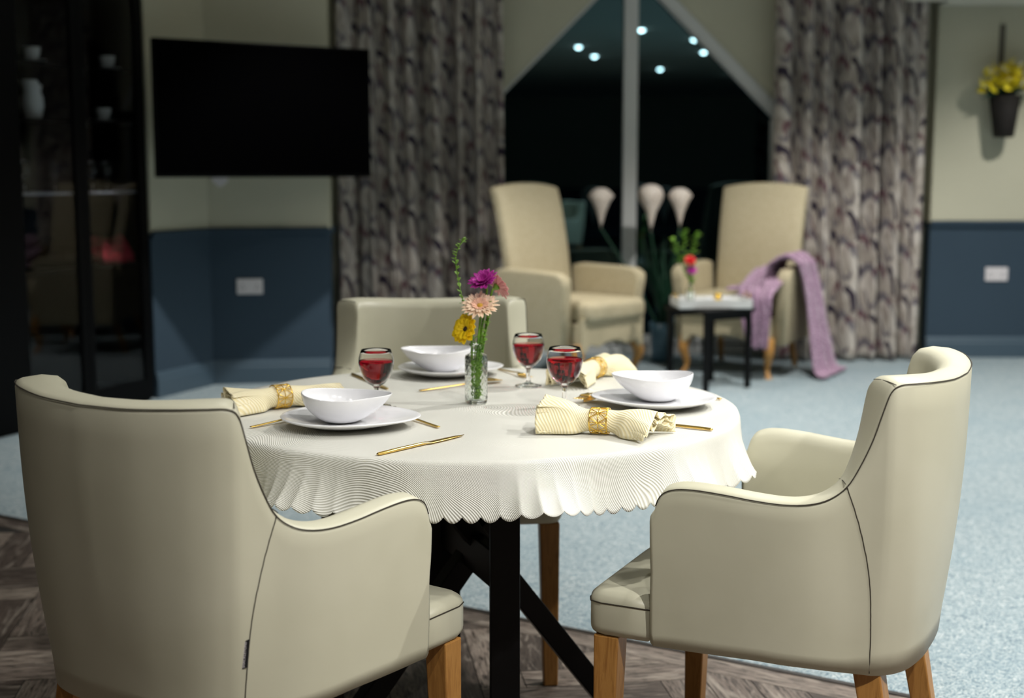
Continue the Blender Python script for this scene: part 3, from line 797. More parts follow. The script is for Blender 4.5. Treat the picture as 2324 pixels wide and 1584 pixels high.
def fork_mesh(L=.175, bl=.06):
    h = handle(L-bl)
    b = [(L-bl+.006, .005, .0058, .002, .0), (L-bl+.013, .0105, .0040, .0018, .001), (L-bl+.020, .0115, .0022, .0018, .001)]
    parts = [sweep(h+b)]
    for k in range(4):
        y = -.0092+.0061*k
        parts.append(move(sweep([(L-bl+.0195, .0021, .0024, .0017, 0), (L-bl+.030, .0020, .0010, .0017, 0), (L-.015, .0018, .0010, .0016, 0), (L, .0008, .0030, .001, 0)]), TR(0, y, 0)))
    return join(*parts)
def cutlery(name, vf, p_handle, p_tip, label, tilt=0., dz=0., Lm=None):
    a, b = tpt(*p_handle), tpt(*p_tip); d = b-a
    o = obj(name, vf(d.length) if Lm is None else vf(Lm), M['gold']); o.location = (a.x, a.y, a.z+dz); o.rotation_euler = (0, -tilt, math.atan2(d.y, d.x))
    return tag(o, label, name, CG)
cutlery('knife', lambda L: knife_mesh(L, L*.46), (857, 1033), (1053, 988), 'gold knife lying at the front edge of the cloth, blade to the right')
cutlery('spoon', lambda L: spoon_mesh(max(L, .15), .05, .0175), (996, 971), (868, 930), 'gold spoon right of the left bowl, its bowl under the wine glass')
cutlery('fork', fork_mesh, (569, 971), (668, 952), 'gold fork handle showing left of the left plate', Lm=.168)
cutlery('knife', lambda L: knife_mesh(L, L*.35), (799, 850), (881, 884), 'dark gold knife at the far left, behind the left wine glass')
cutlery('spoon', lambda L: spoon_mesh(L, .06, .0195), (952, 888), (1140, 865), 'long gold spoon passing behind the vase')
cutlery('fork', fork_mesh, (1131, 838), (1193, 856), 'gold fork right of the far plate, beside the wine glass', Lm=.17)
cutlery('spoon', lambda L: spoon_mesh(L, .055, .018), (1408, 897), (1282, 923), 'gold spoon behind the front napkin, beside the wine glass stem', Lm=.13)
cutlery('fork', fork_mesh, (1346, 904), (1300, 922), 'gold fork resting across the spoon behind the front napkin', dz=.0095, Lm=.09)
cutlery('knife', lambda L: knife_mesh(L, L*.4), (1617, 977), (1440, 958), 'gold knife handle sticking out from under the right end of the front napkin')
cutlery('fork', fork_mesh, (1637, 907), (1560, 899), 'gold fork handle showing beyond the right plate', Lm=.10)

# ------------------------------------------------------------------ vase and flowers
VP = tpt(1081, 914)
vs = thing('bud_vase', 'cut-glass bottle vase with diamond pattern holding gerberas in the middle of the table', 'vase', VP)
def vase_outer(n=120, m_=70):
    prof = [(0, .0002), (.018, 0), (.0226, .001), (.0238, .004), (.0240, .010)]
    body = [(.0240, .010+.0885*k/50) for k in range(1, 51)]
    sh = [(.0238, .101), (.0225, .1045), (.018, .1065), (.0135, .1085), (.0115, .112), (.0112, .118), (.0116, .1225), (.0146, .1245), (.0152, .1265), (.0142, .1285), (.0122, .1292)]
    prof = prof+body+sh
    inner = [(.0100, .1288), (.0096, .118), (.0100, .1105), (.0155, .1030), (.0205, .0985), (.0208, .06), (.0206, .012), (.0188, .0065), (0, .006)]
    V, Fc = [], []; allp = prof+inner; k = len(allp)
    for i in range(n):
        a = 2*PI*i/n
        for q, (r_, z) in enumerate(allp):
            rr = r_
            if .010 < z < .098 and q < len(prof):
                u1 = (a*9/PI + (z-.01)/.0135); u2 = (a*9/PI - (z-.01)/.0135)
                g = min(abs(u1-round(u1)), abs(u2-round(u2)))
                ed = min(1, (z-.010)/.005, (.098-z)/.005)
                rr -= .0021*max(0, 1-g/.2)*ed - .0004
            V.append(Vector((rr*math.cos(a), rr*math.sin(a), z)))
    for i in range(n):
        j = (i+1) % n
        for q in range(k-1): Fc.append((i*k+q, j*k+q, j*k+q+1, i*k+q+1))
    return V, Fc
weld(obj('glass_body', vase_outer(), M['vase_glass'], vs))
def petal(L, w, curl, lift, n=7, tipn=.35):
    def f(i, j):
        s = i/(n-1); tt = -1+j*.5
        ww = w*math.sin(PI*(.12+.80*s))**.75*(1 if s < .98 else tipn)
        x = L*s*math.cos(lift)+0; z = L*s*math.sin(lift)+curl*s*s+abs(tt)**2*ww*.35-.0
        return (x+.0, tt*ww, z)
    return grid(n, 5, f)
def flower(label, head, normal, R_, layers, mats, eye_r, eye_mat, stem_base, name='gerbera', back=None, extra_leaf=None):
    """head: world centre; normal: facing; layers: (count, length factor, width, lift, curl, r0)"""
    r = thing(name, label, 'flower', stem_base, 0, 'gerberas in the cut-glass vase')
    nz = Vector(normal).normalized(); x = nz.orthogonal().normalized(); y = nz.cross(x)
    A = Matrix(((x.x, y.x, nz.x, head.x-stem_base.x), (x.y, y.y, nz.y, head.y-stem_base.y), (x.z, y.z, nz.z, head.z-stem_base.z), (0, 0, 0, 1)))
    rnd = random.Random(len(label)*7)
    for (cnt, lf, w, lift, curl, r0, mt) in layers:
        parts = []
        for k in range(cnt):
            a = 2*PI*(k+.5*rnd.random())/cnt
            pt = petal(R_*lf*(.92+.16*rnd.random()), w*(.9+.2*rnd.random()), curl*(1+.5*(rnd.random()-.5)), lift+.12*(rnd.random()-.5))
            parts.append(move(pt, A @ RZ(a) @ TR(r0, 0, (rnd.random()-.5)*.001)))
        o = obj('petals', join(*parts), mt, r); solid(o, .0005, 0)
    weld(obj('eye', move(lathe([(0, .0042), (eye_r*.6, .0038), (eye_r*.95, .0015), (eye_r, -.001), (0, -.002)], 20), A), eye_mat, r))
    weld(obj('calyx', move(lathe([(0, -.001), (R_*.28, -.0012), (R_*.22, -.005), (.0022, -.010), (0, -.011)], 16), A), M['green'], r))
    h = head-stem_base-nz*.009
    mid = Vector((h.x*.25, h.y*.25, h.z*.45)); nk = h-nz*.010-Vector((0, 0, .012))
    p = catmull([Vector((0, 0, 0)), mid, nk, h], 8)
    obj('stem', tube(p, [.0024]*len(p), 8), M['green'], r)
    return r
D0 = VP.y
def hd(px, py, dy=0.): return aty(px, py, D0+dy)
def sb(dx, dy): return Vector((VP.x+dx, VP.y+dy, TT+.0075))
flower('magenta gerbera at the top of the vase', hd(1098, 640, -.004), (-.30, -.55, .78), .030,
       [(16, 1., .0052, .25, .002, .004, M['magenta']), (14, .82, .0048, .6, .001, .003, M['magenta']), (12, .6, .004, .95, 0, .002, M['magenta'])], M['magenta'], .006, M['magenta'], sb(.003, .002))
flower('dusty pink gerbera turned away behind the magenta one', hd(1128, 650, .012), (.62, .45, .45), .029,
       [(18, 1., .0048, .12, .001, .005, M['dusty']), (16, .8, .0042, .35, 0, .004, M['dusty'])], M['dusty'], .007, M['gold_eye'], sb(.006, .006))
flower('pale peach gerbera in the middle of the bunch', hd(1089, 694, -.016), (-.04, -.62, .78), .036,
       [(24, 1., .0046, .12, -.001, .005, M['peach']), (20, .80, .0042, .3, 0, .004, M['peach']), (22, .45, .003, .5, 0, .004, M['peach_in'])], M['peach'], .0075, M['gold_eye'], sb(-.001, -.004))
flower('yellow gerbera with a dark eye low on the left', hd(1057, 747, -.018), (-.62, -.72, .30), .030,
       [(13, 1., .0098, .2, -.002, .004, M['yellow']), (11, .82, .008, .38, 0, .003, M['yellow'])], M['yellow'], .0065, M['brown_eye'], sb(-.007, .002))
def sprig(label, pts, leaf, seed, mt=None, stem_r=.0011, group='green sprigs in the cut-glass vase', start=.35, low=1.):
    rnd = random.Random(seed); b = Vector(pts[0]); r = thing('green_sprig', label, 'foliage', b, 0, group)
    P = catmull([Vector(p)-b for p in pts], 8); obj('stem', tube(P, stem_r, 6), M['green'], r)
    parts = []
    for i, p in enumerate(P[int(len(P)*start):]):
        for s in (-1, 1):
            a = rnd.random()*6.3; L = leaf*(.6+.6*rnd.random())*(low if p.z < .115 else 1); e = .3+rnd.random()*.7
            parts.append(move(petal(L, L*.26, -.15*L, max(e, .75) if (low != 1. and p.z < .115) else e), TR(*p) @ RZ(a)))
    o = obj('leaves', join(*parts), mt or M['green2'], r); solid(o, .0004, 0); return r
sprig('leafy green sprig rising close behind the gerbera stems', [sb(.006, -.004), sb(.007, -.003)+Vector((0, 0, .05)), hd(1090, 800), hd(1098, 770), hd(1112, 700)], .014, 3, start=.03, low=.85)
sprig('thin green sprig leaning left above the vase', [sb(-.006, .003), sb(-.006, -.004)+Vector((0, 0, .06)), hd(1077, 780, .004), hd(1052, 690, .02), hd(1034, 590, .035), hd(1050, 545, .04)], .013, 5, start=.03, low=.85)
sprig('short green sprig inside the vase, bending right', [sb(.001, -.007), sb(.003, -.006)+Vector((0, 0, .055)), hd(1086, 810), hd(1094, 785, .004), hd(1118, 688, -.012)], .012, 9, start=.03, low=.85)

# ------------------------------------------------------------------ television
TLt, TRt = Vector((-1.832, 7.0, 0)), Vector((-.794, 7.68, 0))
tb_, tt_ = aty(362, 403, 7.0).z, aty(362, 84, 7.0).z
dv = (TRt-TLt); tw = dv.length; dv.normalize(); ta_ = math.atan2(dv.y, dv.x)
tv = thing('television', 'black flat-screen television on a wall arm across the corner', 'television', (TLt.x, TLt.y, tb_), ta_)
th_ = tt_-tb_
obj('casing', box(0, tw, 0, .035, 0, th_, .006), M['tv_plastic'], tv, smooth=False)
obj('rear_housing', box(tw*.2, tw*.8, .035, .07, .08, th_*.7, .01), M['tv_plastic'], tv, smooth=False)
obj('screen', box(.012, tw-.012, -.0015, .001, .018, th_-.012), M['screen'], tv, smooth=False)
obj('wall_arm', join(box(tw*.47, tw*.53, .07, .46, th_*.45, th_*.52, .004), box(tw*.42, tw*.58, .06, .085, th_*.3, th_*.68, .004)), M['black_metal'], tv, smooth=False)

def on_wall(px, py, A):      # point of a wall (its frame A: x along, y out) seen at a pixel, in wall coordinates
    Ai = A.inverted(); o0 = Ai @ Vector((0, 0, CAM_H)); d = Ai.to_3x3() @ ray(px, py); t_ = (0-o0.y)/d.y
    return o0+d*t_
def socket(label, p, A, w=.150, h=.090):
    r = thing('wall_socket', label, 'socket'); r.matrix_world = A @ TR(p.x, 0.0005, p.z)
    obj('face_plate', box(-w/2, w/2, 0, .009, -h/2, h/2, .003), M['white_plastic'], r, smooth=False)
    for s in (-1, 1):
        obj('switch', box(s*.020-.006, s*.020+.006, .009, .012, .012, .030, .001), M['white_plastic'], r, smooth=False)
        hl = join(box(s*.042-.003, s*.042+.003, .0085, .0096, .004, .013), box(s*.042-.014, s*.042-.006, .0085, .0096, -.016, -.010), box(s*.042+.006, s*.042+.014, .0085, .0096, -.016, -.010))
        obj('pin_holes', hl, M['black_wood'], r, smooth=False)
    return r
p = on_wall(567, 650, AR); socket('white double socket low on the dark corner wall under the television', p, AR)
ARW = Matrix(((-1, 0, 0, 5.6), (0, -1, 0, RWY), (0, 0, 1, 0), (0, 0, 0, 1)))
p = on_wall(2261, 622, ARW); socket('white double socket on the dark lower wall at the far right', p, ARW)
p = on_wall(487, 409, AR)
r = thing('cable_outlet', 'small white cable outlet on the corner wall under the television', 'outlet'); r.matrix_world = AR @ TR(max(.07, p.x), .0005, p.z)
obj('face_plate', prism([(-.045, .03), (.045, .03), (.045, -.005), (.012, -.035), (-.012, -.035), (-.045, -.005)], -.02, -.0, .004, 2, axis='y'), M['white_plastic'], r, smooth=False)
obj('cable', tube([(0, .012, .02), (0, .03, .06), (.02, .05, .12), (.05, .06, .2)], .004, 6), M['white_plastic'], r)

# ------------------------------------------------------------------ display cabinet
cR = atz(351, 910); cLx = atz(-30, 1004)
cd = (cR-cLx); cw = cd.length; cd.normalize(); ca = math.atan2(cd.y, cd.x)
CAB = Matrix.Translation(cLx) @ RZ(ca)          # x along the front (to the right), +y into the cabinet
cab = thing('display_cabinet', 'tall black display cabinet with two glass doors at the left', 'cabinet', cLx, ca)
CH, CDp = 2.35, .40
def on_cab(px, py, depth=0.):
    Ai = CAB.inverted(); o0 = Ai @ Vector((0, 0, CAM_H)); d = Ai.to_3x3() @ ray(px, py); t_ = (depth-o0.y)/d.y
    return o0+d*t_
obj('carcass', join(box(0, cw, CDp-.012, CDp, 0, CH), box(0, .02, .024, CDp-.012, 0, CH), box(cw-.02, cw, .024, CDp-.012, 0, CH),
                    box(.02, cw-.02, .024, CDp-.012, CH-.03, CH), box(.02, cw-.02, .024, CDp-.012, 0, .08)), M['black_wood'], cab, smooth=False)
xm0, xm1 = on_cab(168, 300).x, on_cab(198, 300).x; xm = (xm0+xm1)/2; xs0 = on_cab(46, 300).x; xs1 = on_cab(312, 300).x
obj('centre_post', box(xm-.012, xm+.012, .024, CDp-.012, .08, CH-.03), M['black_wood'], cab, smooth=False)
zs_hi, zs_mid, zs_low = on_cab(110, 147, .14).z, on_cab(110, 272, .14).z, on_cab(110, 437, .02).z
shelf_lit = mat('lit_shelf_grey', srgb(150, 150, 162), .35)  # light falling on this shelf is put into a paler grey
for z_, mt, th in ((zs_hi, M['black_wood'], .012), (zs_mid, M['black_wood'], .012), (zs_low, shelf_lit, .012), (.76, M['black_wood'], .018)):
    for a, b in ((.021, xm-.013), (xm+.013, cw-.021)):
        obj('shelf', box(a, b, .03, CDp-.02, z_-th, z_), mt, cab, smooth=False)
for (a, b, g0, g1) in ((.0, xm-.001, xs0, xm0), (xm+.001, cw, xm1, xs1)):
    d = obj('door', join(box(a, g0, 0, .022, .02, CH, .002), box(g1, b, 0, .022, .02, CH, .002), box(g0, g1, 0, .022, .02, .13), box(g0, g1, 0, .022, CH-.08, CH)), M['black_wood'], cab, smooth=False)
    obj('glass_pane', box(g0-.003, g1+.003, .009, .013, .125, CH-.075), M['door_glass'], d, smooth=False)
def cab_pt(px, py, depth): q = on_cab(px, py, depth); return CAB @ q
def cup_set(px, py, z_, lab, where):
    p = cab_pt(px, py, .14); p.z = z_+.0008
    o = weld(obj('saucer', lathe([(0, 0), (.03, 0), (.034, .003), (.068, .012), (.070, .0135), (.066, .0145), (.034, .006), (0, .0055)], 32), M['china'])); o.location = p
    tag(o, 'white saucer '+where, 'saucer', 'white tea set in the cabinet')
    c = thing('teacup', lab, 'cup', (p.x, p.y, p.z+.0065), ca+.4, 'white tea set in the cabinet')
    weld(obj('cup_body', lathe([(0, 0), (.022, 0), (.024, .004), (.036, .03), (.042, .068), (.0405, .0685), (.034, .03), (.022, .007), (0, .006)], 32), M['china'], c))
    obj('cup_handle', tube([(-.040, 0, .058), (-.058, 0, .055), (-.064, 0, .04), (-.055, 0, .025), (-.036, 0, .02)], .0035, 8), M['china'], c)
cup_set(72, 128, zs_hi, 'white teacup on the upper left shelf of the cabinet', 'under the teacup on the upper left shelf')
cup_set(243, 146, zs_hi, 'white teacup on the upper right shelf of the cabinet', 'under the teacup on the upper right shelf')
cup_set(235, 270, zs_mid, 'white teacup on the middle right shelf of the cabinet', 'under the teacup on the middle right shelf')
p = cab_pt(74, 268, .14); p.z = zs_mid+.0008
j = thing('milk_jug', 'white milk jug on the middle left shelf of the cabinet', 'jug', p, ca+.5, 'white tea set in the cabinet'); j.scale = (1.2, 1.2, 1.2)
jb = lathe([(0, 0), (.032, 0), (.036, .006), (.046, .05), (.044, .085), (.036, .108), (.042, .135), (.0405, .1355), (.034, .108), (.042, .08), (.043, .05), (.033, .008), (0, .007)], 32)
jb = ([Vector((v.x-(.028 if v.z > .12 and v.x < -.02 else 0), v.y, v.z+(.018 if v.z > .12 and v.x < -.02 else 0))) for v in jb[0]], jb[1])
weld(obj('jug_body', jb, M['china'], j)); obj('jug_handle', tube(catmull([(.036, 0, .115), (.062, 0, .118), (.072, 0, .085), (.060, 0, .05), (.044, 0, .042)], 5), .0045, 8), M['china'], j)
for px, lb, gx in ((56, 'clear stemmed glass at the left end of the lit cabinet shelf', 0), (160, 'clear stemmed glass beside the cabinet centre post', 0), (210, 'clear stemmed glass at the start of the right lit shelf', 0), (242, 'second clear stemmed glass on the right lit shelf', 0)):
    q = on_cab(px, 430, .09); p = CAB @ Vector((max(xs0+.05 if px < 180 else xm1+.05, min(q.x, (xm0-.05) if px < 180 else cw-.07)), .09, zs_low+.0008))
    o = weld(obj('cabinet_glass', lathe([(0, 0), (.03, 0), (.03, .002), (.005, .006), (.004, .06), (.012, .07), (.030, .095), (.033, .125), (.029, .155), (.028, .155), (.0315, .125), (.028, .096), (.010, .073), (0, .071)], 24), M['glass'])); o.location = p
    tag(o, lb, 'glass', 'stemware in the cabinet')
# crimson heap added on the lower right shelf, standing for a glass reflection
zl = .76
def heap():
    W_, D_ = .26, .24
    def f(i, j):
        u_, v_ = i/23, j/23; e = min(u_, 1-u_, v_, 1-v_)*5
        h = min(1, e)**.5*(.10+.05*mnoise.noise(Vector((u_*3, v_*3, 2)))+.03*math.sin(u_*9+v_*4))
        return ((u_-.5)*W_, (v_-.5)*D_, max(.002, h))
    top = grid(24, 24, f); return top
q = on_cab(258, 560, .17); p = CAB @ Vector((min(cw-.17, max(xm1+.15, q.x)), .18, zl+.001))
o = obj('reflection_heap', heap(), M['red_reflection']); solid(o, .003, 1); o.location = p; o.rotation_euler = (0, 0, ca); tag(o, 'crimson heap added inside the cabinet in place of a reflection in its glass', 'cloth')

# ------------------------------------------------------------------ high-backed armchairs
def make_armchair(label, loc, rz):
    r = thing('armchair', label, 'armchair', loc, rz, 'high-backed cream armchairs by the window')
    m_ = M['cream_fabric']; BH = 1.17
    # back: slightly raked, gently arched top
    def back():
        nz, nx = 14, 13; V, Fc = [], []
        for side in (0, 1):
            for k in range(nz):
                s = k/(nz-1)
                for i in range(nx):
                    x = -1+2*i/(nx-1); w = .265+.015*s
                    z = .22+(BH-.22)*s-(.03*x*x if k == nz-1 else .03*x*x*s**6)
                    y = -.20-.13*s*s-.02*s + (-.085 if side else .02*(1-x*x)*math.sin(s*PI))
                    e = .012*(abs(x) > .99)
                    V.append(Vector((x*w, y-(e if not side else -e), z)))
        n = nz*nx
        for k in range(nz-1):
            for i in range(nx-1):
                a = k*nx+i; Fc.append((a, a+1, a+nx+1, a+nx)); Fc.append((n+a, n+a+nx, n+a+nx+1, n+a+1))
        for k in range(nz-1):
            for i in (0, nx-1):
                a = k*nx+i; Fc.append((a, a+nx, n+a+nx, n+a))
        for i in range(nx-1):
            a = (nz-1)*nx+i; Fc.append((a, a+1, n+a+1, n+a)); Fc.append((i, i+1, n+i+1, n+i))
        return V, Fc
    o = obj('backrest', back(), m_, r); md = o.modifiers.new('b', 'BEVEL'); md.width = .015; md.segments = 3; md.limit_method = 'ANGLE'
    # seat base with scalloped apron
    ap = [(-.335, .40), (-.335, .20), (-.30, .20), (-.25, .245), (-.16, .225), (-.08, .25), (0, .26), (.08, .25), (.16, .225), (.25, .245), (.30, .20), (.335, .20), (.335, .40)]
    apr = prism([(a*.83, b) for a, b in ap], -.335, -.300, .006, 2, axis='y')
    obj('seat_base', join(box(-.275, .275, -.26, .302, .24, .37, .01), apr), m_, r, smooth=False)
    o = obj('seat_cushion', box(-.262, .262, -.20, .375, .372, .495, .042, 5), m_, r)
    for s in (-1, 1):
        # arm: flared panel with a padded rolled top and front
        prof = [(-.27, .20), (-.27, .66), (-.20, .672), (.10, .665), (.22, .66), (.272, .63), (.275, .58), (.262, .50), (.250, .20)]
        pn = prism(prof, .0, .085, .022, 4, axis='x')
        vv = [Vector((s*(.272+v.x+.03*max(0, (v.z-.3))/.37), v.y, v.z)) for v in pn[0]]
        obj('arm', (vv, pn[1]), m_, r)
        # cabriole front leg
        P = catmull([(s*.262, .285, .235), (s*.275, .305, .16), (s*.262, .285, .09), (s*.258, .282, .045), (s*.272, .300, .012), (s*.274, .302, 0)], 5); n = len(P)
        rr = [.040-.026*min(1, i/(n*.55)) if i < n*.75 else .014+.012*min(1, (i-n*.75)/(n*.15)) for i in range(n)]
        obj('leg', tube(P, rr, 12), M['honey'], r)
        obj('leg', tube([(s*.235, -.23, .24), (s*.24, -.27, .12), (s*.25, -.31, 0)], [.022, .02, .017], 10), M['honey'], r)
    return r
def place_by_foot(px, py, lx, ly, a):
    g = atz(px, py); return Vector((g.x-(lx*math.cos(a)-ly*math.sin(a)), g.y-(lx*math.sin(a)+ly*math.cos(a)), 0))
aL = math.radians(180+46); aR = math.radians(180-29)
ach = make_armchair('cream high-backed armchair left of the window, turned to the right', place_by_foot(1447, 857, -.272, .30, aL), aL)
RP = place_by_foot(1743, 860, -.272, .30, aR)
dup(ach, 'cream high-backed armchair right of the window with a lilac throw over its arm', RP, aR)
# lilac throw over the right-hand arm (sitter's left, local -x)
def throw():
    nu, nv = 90, 60
    path = catmull([(-.02, .22, .515), (-.14, .20, .520), (-.215, .17, .535), (-.250, .15, .60), (-.272, .12, .685), (-.325, .09, .715), (-.385, .06, .690), (-.408, .03, .60), (-.44, 0., .42), (-.475, -.02, .22), (-.51, -.03, .04), (-.575, -.03, .012)], 8)
    nP = len(path)
    def f(i, j):
        s = i/(nu-1)*(nP-1); k = min(nP-2, int(s)); p = path[k].lerp(path[k+1], s-k); q = i/(nu-1)
        w = .17+.03*math.sin(q*7)+.07*q*q; tt = -1+2*j/(nv-1)
        ripple = .017*math.sin(tt*9+q*3)+.009*math.sin(tt*19+q*9)
        nrm = Vector((0, 0, 1)) if q < .25 or (.42 < q < .55) else Vector((-1 if q > .5 else .6, 0, .3))
        pt = p+Vector((0, tt*w, 0))+nrm*(abs(ripple)+.008*mnoise.noise(Vector((q*8, tt*3, 5)))+.008)
        pt.z = max(.008, pt.z); return pt
    return grid(nu, nv, f)
def throw_front():
    nu, nv = 50, 40
    path = catmull([(-.235, .06, .625), (-.225, .20, .585), (-.215, .33, .540), (-.22, .410, .50), (-.235, .425, .40), (-.245, .428, .30), (-.25, .425, .19)], 8); nP = len(path)
    def f(i, j):
        s = i/(nu-1)*(nP-1); k = min(nP-2, int(s)); p = path[k].lerp(path[k+1], s-k); q = i/(nu-1); tt = -1+2*j/(nv-1)
        w = .135*(1-.55*q**1.4); rp = .020*math.sin(tt*8+q*4)+.010*math.sin(tt*17+1)
        return p+Vector((tt*w, abs(rp) if q > .4 else 0, (abs(rp) if q <= .4 else rp*.3)+.012))
    return grid(nu, nv, f)
thr = obj('throw_blanket', join(throw(), throw_front()), M['lilac']); solid(thr, .006, 1); thr.location = RP; thr.rotation_euler = (0, 0, aR)
tag(thr, 'lilac knitted throw hanging over the arm of the right armchair down to the carpet', 'throw')

# ------------------------------------------------------------------ side table with tray and flowers
sc_ = atz(1607, 877); sz_ = aty(1607, 696, sc_.y).z
sa = math.radians(33)
st = thing('side_table', 'small square black side table between the two armchairs', 'table', sc_, sa)
obj('tabletop', box(-.185, .185, -.185, .185, sz_-.022, sz_, .004), M['black_metal'], st, smooth=False)
for x in (-1, 1):
    for y in (-1, 1): obj('leg', move(box(-.014, .014, -.014, .014, 0, sz_-.022, .002), TR(x*.158, y*.158, 0)), M['black_metal'], st, smooth=False)
obj('rail', join(box(-.158, .158, -.165, -.151, sz_-.06, sz_-.022), box(-.158, .158, .151, .165, sz_-.06, sz_-.022)), M['black_metal'], st, smooth=False)
trz = sz_+.001
tcx = aty(1613, 690, sc_.y)
tr_ = thing('serving_tray', 'thick white serving tray on the black side table', 'tray', (tcx.x, sc_.y, trz), math.radians(4))
obj('tray_body', join(box(-.21, .21, -.145, .145, 0, .034, .006), box(-.21, .21, -.145, -.135, .034, .05), box(-.21, .21, .135, .145, .034, .05), box(-.21, -.20, -.135, .135, .034, .05), box(.20, .21, -.135, .135, .034, .05)), M['white_paint'], tr_, smooth=False)
for s in (-1, 1):
    obj('tray_handle', tube(catmull([(s*.205, -.06, .045), (s*.212, -.05, .075), (s*.212, .05, .075), (s*.205, .06, .045)], 5), .005, 8), M['gold'], tr_)
tz = trz+.0345
def small_nap():
    return grid(16, 12, lambda i, j: (-.07+.14*i/15, (-.03+.06*j/11)*(.4+1.0*abs(i/15-.5)), .012+.012*math.sin(j*.9)*abs(i/15-.5)+.008))
o = obj('napkin', small_nap(), M['china']); solid(o, .003, 1); o.location = (tcx.x+.035, sc_.y-.03, tz-.006); tag(o, 'white napkin lying on the serving tray', 'napkin')
o = obj('napkin_ring', lathe([(.0215, -.018), (.0235, -.018), (.0235, .018), (.0215, .018), (.0215, -.018)], 24), M['gold_ring']); o.location = (tcx.x+.035, sc_.y-.03, tz+.0238); o.rotation_euler = (0, PI/2, 0); tag(o, 'gold ring around the napkin on the serving tray', 'napkin ring')
fvp = Vector((aty(1566, 660, sc_.y).x, sc_.y-.02, tz))
fv = thing('bud_vase', 'small clear vase on the serving tray', 'vase', fvp)
weld(obj('glass_body', lathe([(0, 0), (.022, 0), (.024, .003), (.024, .07), (.014, .085), (.014, .1), (.0125, .1), (.0125, .085), (.0215, .069), (.0215, .006), (0, .006)], 32), M['vase_glass'], fv))
def simple_flower(px, py, R_, mt, lab, g):
    h = aty(px, py, fvp.y-.03); b = fvp+Vector((0, 0, .008)); r = thing('flower', lab, 'flower', b, 0, g)
    parts = []
    for lay, (n_, lf, li) in enumerate(((14, 1, .2), (12, .8, .6), (10, .55, 1.))):
        for k in range(n_): parts.append(move(petal(R_*lf, R_*.2, .0, li), Matrix.Translation(h-b) @ RX(.9) @ RZ(2*PI*(k+.3*lay)/n_)))
    o = obj('petals', join(*parts), mt, r); solid(o, .0008, 0)
    obj('stem', tube(catmull([Vector((0, 0, 0)), Vector((0, 0, .09)), (h-b)-Vector((0, 0, .004))], 6), .002, 6), M['green'], r)
simple_flower(1566, 592, .036, M['red'], 'red gerbera in the small vase on the tray', 'flowers on the tray')
simple_flower(1570, 614, .032, M['magenta'], 'magenta gerbera below the red one in the tray vase', 'flowers on the tray')
fb = fvp+Vector((0, 0, .008))
for k, (px, py) in enumerate(((1528, 545), (1552, 528), (1580, 535))):
    sprig(('feathery green sprig leaning left from the tray vase', 'tallest feathery green sprig in the tray vase', 'feathery green sprig leaning right from the tray vase')[k],
          [fb, fb+Vector((0, 0, .09)), aty((px+1560)/2, 595, fvp.y), aty(px, py, fvp.y)], .045, 20+k, group='green sprigs in the tray vase')

# ------------------------------------------------------------------ pampas grass in a floor pot by the window
gp = atz(1503, 812); gp.y = min(gp.y, WY-.36); gp.x = aty(1503, 812, gp.y).x; gp.z = .0015
pt_ = thing('floor_planter', 'slate blue floor pot by the window between the armchairs', 'pot', gp)
weld(obj('pot_body', lathe([(0, .002), (.06, 0), (.072, .01), (.082, .20), (.086, .26), (.078, .262), (.072, .2), (.06, .02), (0, .02)], 32), M['planter'], pt_))
weld(obj('soil', lathe([(0, .215), (.0725, .214), (.0725, .205), (0, .205)], 24), mat('soil', srgb(20, 16, 14), .9), pt_))
def plume(label, px, py0, py1, wpx, xb):
    a, b = aty(px, py1, gp.y), aty(px, py0, gp.y); base = gp+Vector((xb*.02, 0, .216)); r = thing('pampas_stem', label, 'pampas grass', base, 0, 'pampas stems in the floor pot')
    lo, hi = a-base, b-base; w = wpx/F_PX*gp.y/2
    pr = [(0, .0), (.15, .2), (.42, .45), (.82, .68), (1, .82), (.85, .93), (.45, 1.0), (0, 1.02)]
    H = (hi-lo).length
    vf = lathe([(w*k, H*z) for k, z in pr], 24)
    rnd = random.Random(px)
    vv = [Vector((v.x*(1+.25*mnoise.noise(Vector((v.x*60, v.y*60, v.z*25)))), v.y*(1+.25*mnoise.noise(Vector((v.x*60+9, v.y*60, v.z*25)))), v.z)) for v in vf[0]]
    q = Vector((0, 0, 1)).rotation_difference(hi-lo).to_matrix().to_4x4()
    weld(obj('plume', move((vv, vf[1]), Matrix.Translation(lo) @ q), M['pampas'], r))
    obj('stem', tube(catmull([Vector((0, 0, 0)), Vector((lo.x*.45, 0, lo.z*.5)), lo+Vector((0, 0, .01))], 8), .006, 8), M['dark_green'], r)
plume('white pampas plume left of the window mullion', 1364, 428, 522, 52, -1)
plume('white pampas plume just right of the window mullion', 1477, 420, 530, 58, 0)
plume('white pampas plume furthest right beside the armchair', 1543, 428, 520, 50, 1)
def blade(seed):
    rnd = random.Random(seed); a = rnd.random()*6.28; L = .35+.35*rnd.random(); lean = .1+.22*rnd.random()
    d = Vector((math.cos(a), math.sin(a)*.45, 0)); pts = []
    for k in range(9):
        s = k/8; pts.append(d*(lean*L*s**1.8*1.4)+Vector((0, 0, L*s*(1-.12*s))))
    side = Vector((-d.y, d.x, 0)).normalized(); V = []
    for k, p_ in enumerate(pts):
        w = .009*(1-(k/8)**2)+.0006; V += [p_-side*w, p_+side*w]
    return V, [(2*k, 2*k+1, 2*k+3, 2*k+2) for k in range(8)]
base = gp+Vector((0, 0, .216)); r = thing('grass_tuft', 'dark green grassy leaves growing from the floor pot', 'foliage', base)
o = obj('leaves', join(*[move(blade(k), TR(.02*math.cos(k), .02*math.sin(k), 0)) for k in range(46)]), M['dark_green'], r); solid(o, .001, 0)

